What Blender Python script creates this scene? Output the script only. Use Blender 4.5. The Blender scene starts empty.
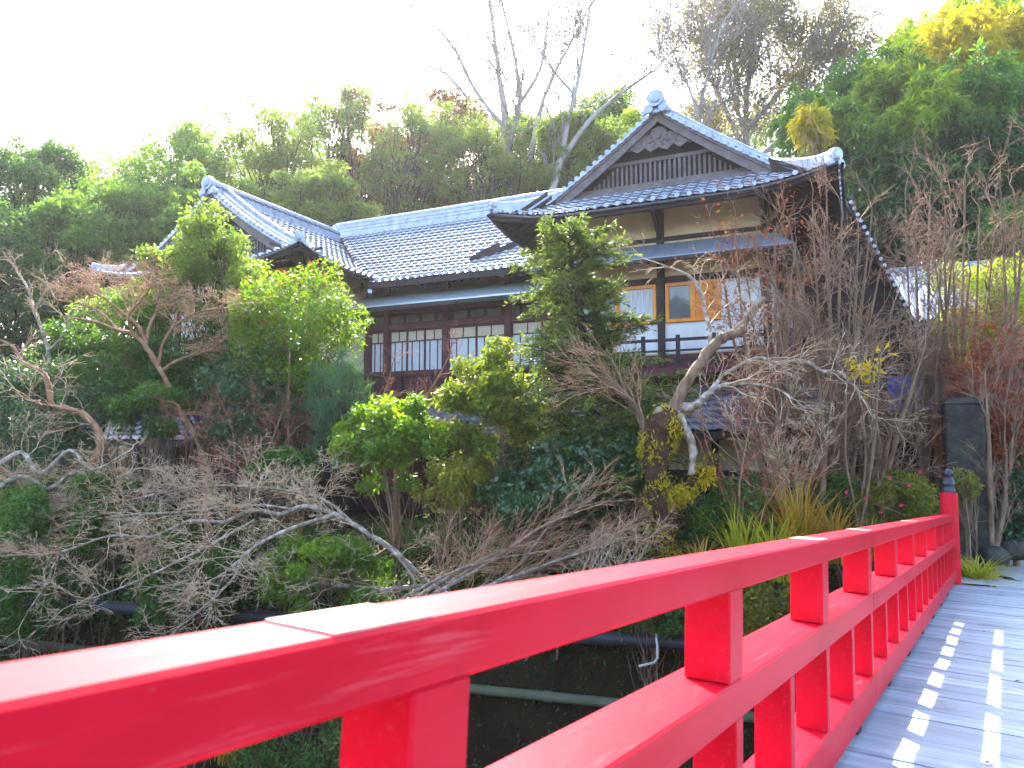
import bpy, math, random
import numpy as np
from mathutils import Vector, Matrix

# ------------------------------------------------------------------ camera
F = 740.0; HZ = 440.0
PITCH = math.atan((HZ - 384) / F)
sc = bpy.context.scene
col = sc.collection
cam_d = bpy.data.cameras.new("camera"); cam = bpy.data.objects.new("camera", cam_d); col.objects.link(cam)
cam_d.sensor_width = 36.0; cam_d.lens = F * 36.0 / 1024.0
cam_d.clip_start = 0.02; cam_d.clip_end = 2000
cam.rotation_euler = (math.pi / 2 + PITCH, 0, 0)
sc.camera = cam
cam_d.dof.use_dof = True; cam_d.dof.focus_distance = 16.0; cam_d.dof.aperture_fstop = 5.0

# ------------------------------------------------------------------ light
SUN_AZ = -11.6   # degrees to the right of the view direction (negative = left)
SUN_EL = 41.0
w = bpy.data.worlds.new("World"); sc.world = w; w.use_nodes = True
nt = w.node_tree
sky = nt.nodes.new("ShaderNodeTexSky"); sky.sky_type = 'NISHITA'; sky.sun_disc = False
sky.sun_elevation = math.radians(SUN_EL); sky.sun_rotation = math.radians(SUN_AZ)
sky.dust_density = 3.0; sky.air_density = 1.0; sky.ozone_density = 1.0
bg = nt.nodes["Background"]; bg.inputs[1].default_value = 0.15
nt.links.new(sky.outputs[0], bg.inputs[0])
sl = bpy.data.lights.new("sun", 'SUN'); so = bpy.data.objects.new("sun", sl); col.objects.link(so)
sl.energy = 3.2; sl.angle = math.radians(0.7); sl.color = (1.0, 0.93, 0.82)
_az, _el = math.radians(SUN_AZ), math.radians(SUN_EL)
SUN = Vector((math.sin(_az) * math.cos(_el), math.cos(_az) * math.cos(_el), math.sin(_el)))
so.rotation_euler = SUN.to_track_quat('Z', 'Y').to_euler(); so.location = (0, 0, 40)
sc.view_settings.view_transform = 'Standard'; sc.view_settings.look = 'None'
sc.view_settings.exposure = 2.75; sc.view_settings.gamma = 1.0; sc.view_settings.use_curve_mapping = False
sc.render.engine = 'CYCLES'
sc.cycles.max_bounces = 6; sc.cycles.diffuse_bounces = 3; sc.cycles.glossy_bounces = 2
sc.cycles.transmission_bounces = 4; sc.cycles.transparent_max_bounces = 6
sc.cycles.use_denoising = True
sc.cycles.caustics_reflective = False; sc.cycles.caustics_refractive = False

# ------------------------------------------------------------------ pixel helper (only to find where things stand)
_cp, _sp = math.cos(PITCH), math.sin(PITCH)
def at(x, y, Y):
    a = (x - 512) / F; b = (384 - y) / F
    dy = _cp - b * _sp; dz = _sp + b * _cp
    k = Y / dy
    return Vector((a * k, Y, dz * k))

# ------------------------------------------------------------------ objects
def link(o, parent=None):
    col.objects.link(o)
    if parent is not None: o.parent = parent
    return o
def tag(o, label=None, cat=None, group=None, kind=None):
    if label: o['label'] = label
    if cat: o['category'] = cat
    if group: o['group'] = group
    if kind: o['kind'] = kind
    return o
def thing(name, label, cat, loc, group=None, rot=(0, 0, 0)):
    o = bpy.data.objects.new(name, None); o.empty_display_size = 0.2
    o.location = loc; o.rotation_euler = rot
    link(o); return tag(o, label, cat, group)
def mesh_np(name, V, Fq, m, parent=None, smooth=False):
    """V (N,3), Fq (M,k) all the same k"""
    V = np.asarray(V, dtype=np.float32); Fq = np.asarray(Fq, dtype=np.int32)
    me = bpy.data.meshes.new(name)
    k = Fq.shape[1]; M = len(Fq)
    me.vertices.add(len(V)); me.vertices.foreach_set('co', V.ravel())
    me.loops.add(M * k); me.loops.foreach_set('vertex_index', Fq.ravel())
    me.polygons.add(M); me.polygons.foreach_set('loop_start', np.arange(0, M * k, k, dtype=np.int32))
    me.polygons.foreach_set('loop_total', np.full(M, k, dtype=np.int32))
    if smooth: me.polygons.foreach_set('use_smooth', np.ones(M, dtype=bool))
    me.update(calc_edges=True)
    if isinstance(m, (list, tuple)):
        for q in m: me.materials.append(q)
    else: me.materials.append(m)
    return link(bpy.data.objects.new(name, me), parent)
class MB:
    def __init__(s): s.v = []; s.f = []; s.sm = []
    def add(s, vs, fs, sm=False):
        n = len(s.v); s.v += [tuple(p) for p in vs]; s.f += [tuple(i + n for i in f) for f in fs]; s.sm += [sm] * len(fs)
    def box(s, x0, x1, y0, y1, z0, z1):
        s.hexa([(x0, y0, z0), (x1, y0, z0), (x1, y1, z0), (x0, y1, z0), (x0, y0, z1), (x1, y0, z1), (x1, y1, z1), (x0, y1, z1)])
    def hexa(s, p):
        s.add(p, [(3, 2, 1, 0), (4, 5, 6, 7), (0, 1, 5, 4), (1, 2, 6, 5), (2, 3, 7, 6), (3, 0, 4, 7)])
    def bbox(s, x0, x1, y0, y1, z0, z1, b=0.012):
        # box with chamfered edges: three nested octagon-like loops
        xs = (x0, x0 + b, x1 - b, x1); ys = (y0, y0 + b, y1 - b, y1); zs = (z0, z0 + b, z1 - b, z1)
        bm_v = {}; V = []; 
        def g(i, j, k):
            key = (i, j, k)
            if key not in bm_v:
                bm_v[key] = len(V); V.append((xs[i], ys[j], zs[k]))
            return bm_v[key]
        Fs = []
        for k, o in ((0, 1), (3, 0)):
            q = [g(1, 1, k), g(2, 1, k), g(2, 2, k), g(1, 2, k)]; Fs.append(q if k else q[::-1])
        for j in (0, 3):
            q = [g(1, j, 1), g(2, j, 1), g(2, j, 2), g(1, j, 2)]; Fs.append(q[::-1] if j else q)
        for i in (0, 3):
            q = [g(i, 1, 1), g(i, 2, 1), g(i, 2, 2), g(i, 1, 2)]; Fs.append(q if i else q[::-1])
        for j, jj in ((0, 1), (3, 2)):
            for k, kk in ((0, 1), (3, 2)):
                Fs.append([g(1, j, kk), g(2, j, kk), g(2, jj, k), g(1, jj, k)])
        for i, ii in ((0, 1), (3, 2)):
            for k, kk in ((0, 1), (3, 2)):
                Fs.append([g(i, 1, kk), g(i, 2, kk), g(ii, 2, k), g(ii, 1, k)])
            for j, jj in ((0, 1), (3, 2)):
                Fs.append([g(i, jj, 1), g(i, jj, 2), g(ii, j, 2), g(ii, j, 1)])
                for k, kk in ((0, 1), (3, 2)):
                    Fs.append([g(i, jj, kk), g(ii, j, kk), g(ii, jj, k)])
        s.add(V, Fs)
    def slab(s, p, thick, up=(0, 0, -1)):
        """prism from polygon p pushed along up*thick"""
        n = len(p); q = [tuple(a[i] + up[i] * thick for i in range(3)) for a in p]
        s.add(list(p) + q, [tuple(range(n)), tuple(range(2 * n - 1, n - 1, -1))] + [(i, i + n, (i + 1) % n + n, (i + 1) % n) for i in range(n)])
    def tube(s, pts, radii, n=7, cap=True):
        pts = [Vector(p) for p in pts]
        if not hasattr(radii, '__len__'): radii = [radii] * len(pts)
        V = []; Fs = []; ref = None
        for i, p in enumerate(pts):
            t = (pts[min(i + 1, len(pts) - 1)] - pts[max(i - 1, 0)])
            if t.length < 1e-9: t = Vector((0, 0, 1))
            t.normalize()
            if ref is None: ref = Vector((0, 0, 1)) if abs(t.z) < .9 else Vector((1, 0, 0))
            a = (ref - t * ref.dot(t)); a.normalize(); b = t.cross(a); ref = a
            for k in range(n):
                c = 2 * math.pi * k / n
                V.append(p + (a * math.cos(c) + b * math.sin(c)) * radii[i])
        for i in range(len(pts) - 1):
            for k in range(n):
                Fs.append((i * n + k, i * n + (k + 1) % n, (i + 1) * n + (k + 1) % n, (i + 1) * n + k))
        s.add(V, Fs, True)
        if cap:
            s.add(V[:n], [tuple(range(n))[::-1]]); s.add(V[-n:], [tuple(range(n))])
    def lathe(s, prof, n=16, c=(0, 0, 0)):
        V = []; Fs = []
        for r, z in prof:
            for k in range(n):
                a = 2 * math.pi * k / n; V.append((c[0] + r * math.cos(a), c[1] + r * math.sin(a), c[2] + z))
        for i in range(len(prof) - 1):
            for k in range(n): Fs.append((i * n + k, i * n + (k + 1) % n, (i + 1) * n + (k + 1) % n, (i + 1) * n + k))
        s.add(V, Fs, True)
        s.add(V[:n], [tuple(range(n))[::-1]]); s.add(V[-n:], [tuple(range(n))])
    def build(s, name, m, parent=None):
        me = bpy.data.meshes.new(name); me.from_pydata(s.v, [], s.f)
        me.polygons.foreach_set('use_smooth', s.sm); me.update()
        me.materials.append(m)
        return link(bpy.data.objects.new(name, me), parent)

# ------------------------------------------------------------------ materials
def _ramp(nt_, cols, fac, const=False):
    r = nt_.nodes.new('ShaderNodeValToRGB'); e = r.color_ramp.elements
    while len(e) < len(cols): e.new(0.5)
    for i, c in enumerate(cols):
        e[i].position = i / max(1, len(cols) - 1); e[i].color = (*c, 1)
    nt_.links.new(fac, r.inputs[0]); return r.outputs[0]
def mat(name, cols, scale=4.0, rough=.7, bump=0.0, bscale=None, spec=.4, stretch=(1, 1, 1), metallic=0.0, detail=6, contrast=1.6, coord='Object'):
    m = bpy.data.materials.new(name); m.use_nodes = True; n = m.node_tree; b = n.nodes['Principled BSDF']
    b.inputs['Roughness'].default_value = rough; b.inputs['Specular IOR Level'].default_value = spec; b.inputs['Metallic'].default_value = metallic
    tc = n.nodes.new('ShaderNodeTexCoord'); mp = n.nodes.new('ShaderNodeMapping'); mp.inputs['Scale'].default_value = stretch
    n.links.new(tc.outputs[coord], mp.inputs[0])
    no = n.nodes.new('ShaderNodeTexNoise'); no.inputs['Scale'].default_value = scale; no.inputs['Detail'].default_value = detail; no.inputs['Roughness'].default_value = .62
    n.links.new(mp.outputs[0], no.inputs['Vector'])
    mr = n.nodes.new('ShaderNodeMapRange'); mr.inputs[1].default_value = .5 - .5 / contrast / 1.6; mr.inputs[2].default_value = .5 + .5 / contrast / 1.6
    n.links.new(no.outputs[0], mr.inputs[0])
    n.links.new(_ramp(n, cols, mr.outputs[0]), b.inputs['Base Color'])
    if bump:
        n2 = n.nodes.new('ShaderNodeTexNoise'); n2.inputs['Scale'].default_value = bscale or scale * 4; n2.inputs['Detail'].default_value = 5
        n.links.new(mp.outputs[0], n2.inputs['Vector'])
        bp = n.nodes.new('ShaderNodeBump'); bp.inputs['Strength'].default_value = bump; bp.inputs['Distance'].default_value = .03
        n.links.new(n2.outputs[0], bp.inputs['Height']); n.links.new(bp.outputs[0], b.inputs['Normal'])
    return m
def island(name, cols, rough=.6, trans=0.0, tcol=None, spec=.3, nscale=0.6):
    """per-piece colour variation (each leaf or twig its own tint), optional translucency for thin leaves"""
    m = bpy.data.materials.new(name); m.use_nodes = True; n = m.node_tree; b = n.nodes['Principled BSDF']
    b.inputs['Roughness'].default_value = rough; b.inputs['Specular IOR Level'].default_value = spec
    g = n.nodes.new('ShaderNodeNewGeometry')
    tc = n.nodes.new('ShaderNodeTexCoord'); no = n.nodes.new('ShaderNodeTexNoise'); no.inputs['Scale'].default_value = nscale; no.inputs['Detail'].default_value = 2
    n.links.new(tc.outputs['Object'], no.inputs['Vector'])
    ma = n.nodes.new('ShaderNodeMath'); ma.operation = 'MULTIPLY_ADD'; ma.inputs[1].default_value = .5
    n.links.new(g.outputs['Random Per Island'], ma.inputs[0])
    m2 = n.nodes.new('ShaderNodeMapRange'); m2.inputs[1].default_value = .3; m2.inputs[2].default_value = .7; m2.inputs[3].default_value = 0; m2.inputs[4].default_value = .5
    n.links.new(no.outputs[0], m2.inputs[0]); n.links.new(m2.outputs[0], ma.inputs[2])
    c = _ramp(n, cols, ma.outputs[0]); n.links.new(c, b.inputs['Base Color'])
    if trans:
        t = n.nodes.new('ShaderNodeBsdfTranslucent'); mx = n.nodes.new('ShaderNodeMixShader'); mx.inputs[0].default_value = trans
        hs = n.nodes.new('ShaderNodeMixRGB'); hs.blend_type = 'MULTIPLY'; hs.inputs[0].default_value = 1; hs.inputs[2].default_value = (*(tcol or (2.6, 2.3, .75)), 1)
        n.links.new(c, hs.inputs[1]); n.links.new(hs.outputs[0], t.inputs[0])
        n.links.new(b.outputs[0], mx.inputs[1]); n.links.new(t.outputs[0], mx.inputs[2])
        n.links.new(mx.outputs[0], n.nodes['Material Output'].inputs[0])
    return m
M = {}
M['red'] = mat('red paint', [(.44, .002, .014), (.54, .004, .021), (.58, .008, .032)], 3, .6, .03, 90, spec=.11, stretch=(1, .3, 1))
M['cap'] = mat('black iron', [(.012, .014, .025), (.03, .032, .05)], 9, .35, spec=.5)
M['deck'] = mat('weathered deck boards', [(.17, .215, .265), (.27, .335, .40), (.35, .415, .48)], 2.2, .75, .3, 40, stretch=(.35, 5, 1), contrast=1.3)
def vary(m, lo, hi, dirt=None):
    # every board its own tone, plus grime gathered in patches
    n = m.node_tree; bs = n.nodes['Principled BSDF']; src = bs.inputs['Base Color'].links[0].from_socket
    g = n.nodes.new('ShaderNodeNewGeometry'); mr = n.nodes.new('ShaderNodeMapRange'); mr.inputs[3].default_value = lo; mr.inputs[4].default_value = hi
    n.links.new(g.outputs['Random Per Island'], mr.inputs[0])
    mx = n.nodes.new('ShaderNodeMixRGB'); mx.blend_type = 'MULTIPLY'; mx.inputs[0].default_value = 1; n.links.new(src, mx.inputs[1]); n.links.new(mr.outputs[0], mx.inputs[2]); out = mx.outputs[0]
    if dirt:
        tc = n.nodes.new('ShaderNodeTexCoord'); no = n.nodes.new('ShaderNodeTexNoise'); no.inputs['Scale'].default_value = dirt[0]; no.inputs['Detail'].default_value = 9; no.inputs['Roughness'].default_value = .7
        n.links.new(tc.outputs['Object'], no.inputs['Vector']); m2 = n.nodes.new('ShaderNodeMapRange'); m2.inputs[1].default_value = .52; m2.inputs[2].default_value = .75; m2.inputs[4].default_value = dirt[1]; n.links.new(no.outputs[0], m2.inputs[0])
        m3 = n.nodes.new('ShaderNodeMixRGB'); m3.inputs[2].default_value = (*dirt[2], 1); n.links.new(m2.outputs[0], m3.inputs[0]); n.links.new(out, m3.inputs[1]); out = m3.outputs[0]
    n.links.new(out, bs.inputs['Base Color'])
vary(M['deck'], .82, 1.12, (1.6, .7, (.10, .11, .12)))
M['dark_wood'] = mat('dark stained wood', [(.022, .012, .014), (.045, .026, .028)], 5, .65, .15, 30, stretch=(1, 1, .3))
M['brown_wood'] = mat('brown boards', [(.07, .018, .028), (.13, .036, .046)], 5, .65, .15, 30, stretch=(1, 1, .3))
M['grey_wood'] = mat('weathered gable wood', [(.11, .088, .09), (.20, .165, .165)], 4, .8, .15, 25)
M['tile'] = mat('silver grey roof tiles', [(.21, .25, .33), (.33, .38, .48), (.44, .49, .59)], 3.5, .30, 0, 40, spec=1.0, contrast=1.6, detail=3, metallic=.25)
M['joint'] = mat('shade dark tile joints', [(.09, .10, .135), (.15, .165, .21)], 3, .7, spec=.2)  # shadow lines between the tiles painted in as a darker joint colour
M['tile_w'] = mat('slate blue low roof', [(.10, .115, .16), (.18, .20, .26)], 3, .42, spec=.5)
M['metal'] = mat('blue grey sheet metal', [(.20, .25, .33), (.28, .33, .41)], 2, .38, spec=.5, metallic=.2)
M['metal_glare'] = mat('sheet metal with sky glare', [(.50, .56, .64), (.60, .66, .73)], 2, .32, spec=.6, metallic=.35)  # the sheet metal again, with sky reflection put into a paler colour
M['plaster'] = mat('ochre plaster', [(.68, .54, .35), (.80, .68, .47), (.85, .74, .54)], 1.1, .9, stretch=(1, 1, .5), detail=9)
M['cream'] = mat('cream plaster', [(.60, .54, .40), (.68, .62, .48)], 3, .9)
M['white'] = mat('white plaster', [(.58, .59, .60), (.76, .77, .78), (.82, .83, .83)], 1.3, .85, stretch=(1, 1, .5), detail=9)
M['orange'] = mat('varnished orange wood', [(.72, .19, .01), (.88, .33, .025)], 6, .4, stretch=(1, 1, .3))
M['paper'] = mat('shoji paper', [(.62, .66, .72), (.74, .77, .82)], 2, .8)
M['paper_warm'] = mat('warm shoji paper', [(.60, .50, .38), (.70, .60, .47)], 2, .8)
M['glass'] = mat('window glass', [(.10, .11, .12), (.17, .18, .19)], 2, .06, spec=.8)
M['curtain'] = mat('grey white curtain', [(.38, .40, .44), (.72, .73, .76)], 9, .8, stretch=(4, 4, .2))
M['blue'] = mat('blue sheet', [(.03, .07, .30), (.05, .11, .42)], 3, .6)
M['soil'] = mat('damp earth', [(.016, .013, .009), (.032, .026, .014), (.028, .036, .012)], .9, 1.0, .5, 6, spec=.03)
M['stone'] = mat('mossy dark stone', [(.018, .017, .018), (.05, .046, .042), (.085, .08, .06)], 3, .95, .5, 14, spec=.1)
M['path'] = mat('pale paved path', [(.26, .29, .31), (.36, .39, .41)], 4, .8, .2, 20)
M['steel'] = mat('grey steel sheet', [(.28, .32, .35), (.42, .46, .48)], 3, .55, .1)
M['pipe'] = mat('dark pipe', [(.018, .018, .024), (.04, .04, .05)], 4, .55)
M['pipe_moss'] = mat('mossy pipe', [(.07, .10, .045), (.14, .15, .10)], 3, .8, .3, 20)
M['rust'] = mat('white bracket', [(.40, .40, .42), (.6, .6, .62)], 5, .6)
M['bark'] = mat('brown bark', [(.10, .062, .038), (.19, .125, .08), (.28, .20, .14)], 7, .9, .6, 30, stretch=(1, 1, .35))
M['bark_far'] = mat('glare pale far bark', [(.30, .26, .25), (.46, .42, .40)], 4, .95)  # bark lightened to paint in the glare over the far trees
M['bark_red'] = mat('red brown bark', [(.16, .075, .04), (.30, .155, .085), (.36, .24, .17)], 6, .85, .5, 26)
M['bark_pale'] = mat('pale lichen bark', [(.12, .085, .06), (.27, .22, .17), (.55, .52, .48)], 9, .9, .6, 30)
M['bark_dark'] = mat('dark bark', [(.03, .02, .02), (.075, .05, .04)], 6, .9, .5, 25)
M['mossbark'] = mat('mossy bark', [(.02, .010, .008), (.045, .02, .013), (.07, .04, .016), (.15, .14, .015)], 3.2, .95, .8, 22, contrast=1.2)
M['twig_pale'] = island('pale grey twigs', [(.26, .16, .09), (.50, .36, .23), (.74, .62, .47)], .8)
M['twig_pink'] = island('pinkish brown twigs', [(.24, .12, .07), (.44, .26, .15), (.62, .44, .30)], .8)
M['twig_brown'] = island('brown twigs', [(.13, .07, .045), (.27, .16, .10), (.44, .31, .22)], .8)
M['twig_red'] = island('reddish twigs', [(.18, .05, .035), (.32, .12, .08), (.36, .2, .14)], .8)
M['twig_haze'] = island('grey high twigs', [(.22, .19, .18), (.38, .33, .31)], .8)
def leafm(k, cols, trans=.5, rough=.5, tcol=None, spec=.35, nscale=.9): M[k] = island(k + ' leaves', cols, rough, trans, tcol, spec, nscale)
leafm('l_forest', [(0.05, 0.119, 0.0375), (0.0938, 0.194, 0.05), (0.175, 0.281, 0.0562)], .5)
leafm('l_forest_d', [(0.0312, 0.0813, 0.04), (0.0562, 0.131, 0.0525), (0.1, 0.188, 0.05)], .48)
leafm('l_olive', [(.075, .125, .03), (.12, .175, .04), (.19, .23, .05)], .52, tcol=(2.1, 2.2, .9))
leafm('l_haze', [(.06, .11, .03), (.11, .165, .035), (.19, .22, .05)], .55, tcol=(2.1, 2.2, .9))
leafm('l_plum', [(.08, .045, .06), (.13, .08, .075), (.17, .13, .06)])  # purple brown shade on the hill put into the leaf colour
leafm('l_grey', [(.07, .07, .055), (.12, .115, .075), (.14, .14, .06)])
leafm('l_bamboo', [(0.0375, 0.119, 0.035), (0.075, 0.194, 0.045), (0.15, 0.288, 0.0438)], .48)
leafm('l_bamboo_d', [(0.0135, 0.0413, 0.018), (0.0263, 0.0714, 0.0255), (0.045, 0.0978, 0.024)], .42)  # bamboo leaf darkened, shade low and deep in the grove painted in
leafm('l_bamboo_y', [(.26, .28, .012), (.50, .46, .012), (.68, .58, .015)], .5, tcol=(1.5, 1.35, .5))
leafm('l_bright', [(0.0438, 0.106, 0.015), (0.0938, 0.188, 0.0187), (0.188, 0.294, 0.025)], .42, .4, spec=.4)
leafm('l_lime', [(.14, .22, .012), (.26, .38, .018), (.36, .46, .02)], .5)
leafm('l_lime_d', [(.07, .15, .02), (.14, .24, .025), (.24, .33, .03)], .5)
leafm('l_conifer', [(.055, .085, .028), (.11, .15, .035), (.20, .235, .045)], .35, tcol=(1.8, 2.0, .9))
leafm('l_pine', [(0.03, 0.0825, 0.0525), (0.06, 0.143, 0.075), (0.112, 0.195, 0.09)], .2)
leafm('l_cam', [(0.015, 0.0525, 0.03), (0.033, 0.093, 0.039), (0.075, 0.15, 0.0375)], .25, .3, spec=.6)
leafm('l_under', [(0.018, 0.057, 0.018), (0.045, 0.12, 0.024), (0.105, 0.21, 0.027)], .3, .45)
leafm('l_azalea', [(0.075, 0.112, 0.0187), (0.163, 0.188, 0.0275), (0.275, 0.213, 0.0312)], .35)
leafm('l_azalea_g', [(.05, .085, .018), (.11, .165, .025), (.22, .26, .04)], .42, .45)
leafm('l_redtip', [(.35, .05, .02), (.55, .12, .04), (.42, .2, .03)], .4, tcol=(1.4, .8, .6))
leafm('l_orange', [(.30, .085, .03), (.50, .17, .05), (.6, .26, .09)], .4, tcol=(1.4, .9, .6))
leafm('l_rust', [(.16, .035, .02), (.30, .07, .025), (.42, .13, .03)], .4, tcol=(1.4, .8, .6))
leafm('l_yellow', [(.55, .42, .01), (.72, .55, .01), (.65, .6, .03)], .5, tcol=(1.3, 1.2, .5))
leafm('grass_y', [(.20, .19, .03), (.42, .28, .04), (.55, .30, .05)], .35, tcol=(1.3, 1.1, .6))
leafm('grass_g', [(.13, .18, .02), (.28, .31, .03), (.50, .42, .05)], .35)
leafm('moss', [(.16, .16, .01), (.32, .29, .015), (.46, .38, .03)], .4)
leafm('litter', [(.04, .03, .015), (.09, .055, .025), (.06, .085, .02)], .15)
leafm('flower', [(.6, .02, .09), (.7, .05, .12)], .3, tcol=(1, .6, .6))
def water_mat():
    m = bpy.data.materials.new('dark stream water'); m.use_nodes = True; n = m.node_tree; b = n.nodes['Principled BSDF']
    b.inputs['Base Color'].default_value = (.012, .018, .016, 1); b.inputs['Roughness'].default_value = .12
    no = n.nodes.new('ShaderNodeTexNoise'); no.inputs['Scale'].default_value = 2.2; no.inputs['Detail'].default_value = 4
    tc = n.nodes.new('ShaderNodeTexCoord'); n.links.new(tc.outputs['Object'], no.inputs['Vector'])
    bp = n.nodes.new('ShaderNodeBump'); bp.inputs['Strength'].default_value = .35; bp.inputs['Distance'].default_value = .1
    n.links.new(no.outputs[0], bp.inputs['Height']); n.links.new(bp.outputs[0], b.inputs['Normal'])
    return m
M['water'] = water_mat()

# ------------------------------------------------------------------ frames of reference
ANG = math.radians(25.4)                                  # the inn's front is turned 25 degrees from the view
LV = Vector((-math.cos(ANG), math.sin(ANG), 0)); BV = Vector((math.sin(ANG), math.cos(ANG), 0))
P0 = Vector(((770 - 512) / F * 18.0, 18.0, 0)); GZ = -2.4
def W(s, t, z): return P0 + LV * s + BV * t + Vector((0, 0, z))
def st(x, y):
    d = Vector((x, y, 0)) - P0; return d.dot(LV), d.dot(BV)
BD = Vector((0.55101282, 0.83146758, -0.07103894)); BLAT = Vector((0.83357357, -0.55240846, 0)); BN = Vector((0.03924251, 0.05921618, 0.99747354))
DK = 1.31                                                # camera height over the bridge deck
def Bp(lat, s, v): return BLAT * lat + BD * s + BN * (v - DK)

# ------------------------------------------------------------------ terrain
def sstep(x, a, b):
    t = np.clip((x - a) / (b - a), 0, 1); return t * t * (3 - 2 * t)
def hgt(X, Y):
    X = np.asarray(X, float); Y = np.asarray(Y, float)
    f = Y - (12.1 - .239 * (X - 2.56))
    wob = .18 * np.sin(X * 1.3 + .5) * np.cos(Y * 1.1) + .1 * np.sin(X * 3.1 + Y * 2.3)
    z = -7.0 + 3.5 * sstep(f, 0, .9) + 1.0 * sstep(f, .6, 3.2) + .15 * sstep(f, 2, 8)
    z = z + wob * (.4 + .6 * (1 - sstep(f, 1.5, 3))) * .8
    near = sstep(-f, 12.5, 14.5); z = z + near * 5.6
    dx = X - P0.x; dy = Y - P0.y
    t = dx * BV.x + dy * BV.y
    hill = np.clip(t - 9.5, 0, None)
    z = z + 26 * (1 - np.exp(-hill * .62 / 26)) + np.where(hill > 0, 1, 0) * .6 * np.sin(X * .31) * np.sin(Y * .27) * sstep(hill, 0, 6)
    return z
def hz(x, y): return float(hgt(x, y))
def warp(n, lo, hi, c, p):
    u = np.linspace(-1, 1, n); v = np.sign(u) * np.abs(u) ** p
    return np.where(v < 0, c + (c - lo) * v, c + (hi - c) * v)
gx = warp(230, -110, 110, 0, 1.9); gy = warp(230, -40, 150, 13, 1.9)
GX, GY = np.meshgrid(gx, gy); GZZ = hgt(GX, GY)
Vt = np.stack([GX.ravel(), GY.ravel(), GZZ.ravel()], 1)
n_ = len(gx); ii = np.arange(len(gx) - 1); jj = np.arange(len(gy) - 1); I, J = np.meshgrid(ii, jj)
a_ = (J * n_ + I).ravel(); Fq = np.stack([a_, a_ + 1, a_ + 1 + n_, a_ + n_], 1)
tag(mesh_np('ground', Vt, Fq, M['soil'], None, True), kind='structure')
wv = [(-90, -12, -6.55), (90, -40, -6.55), (90, -8, -6.55), (-90, 36, -6.55)]
mb = MB(); mb.add(wv, [(0, 1, 2, 3)]); tag(mb.build('river_water', M['water']), kind='structure')

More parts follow.
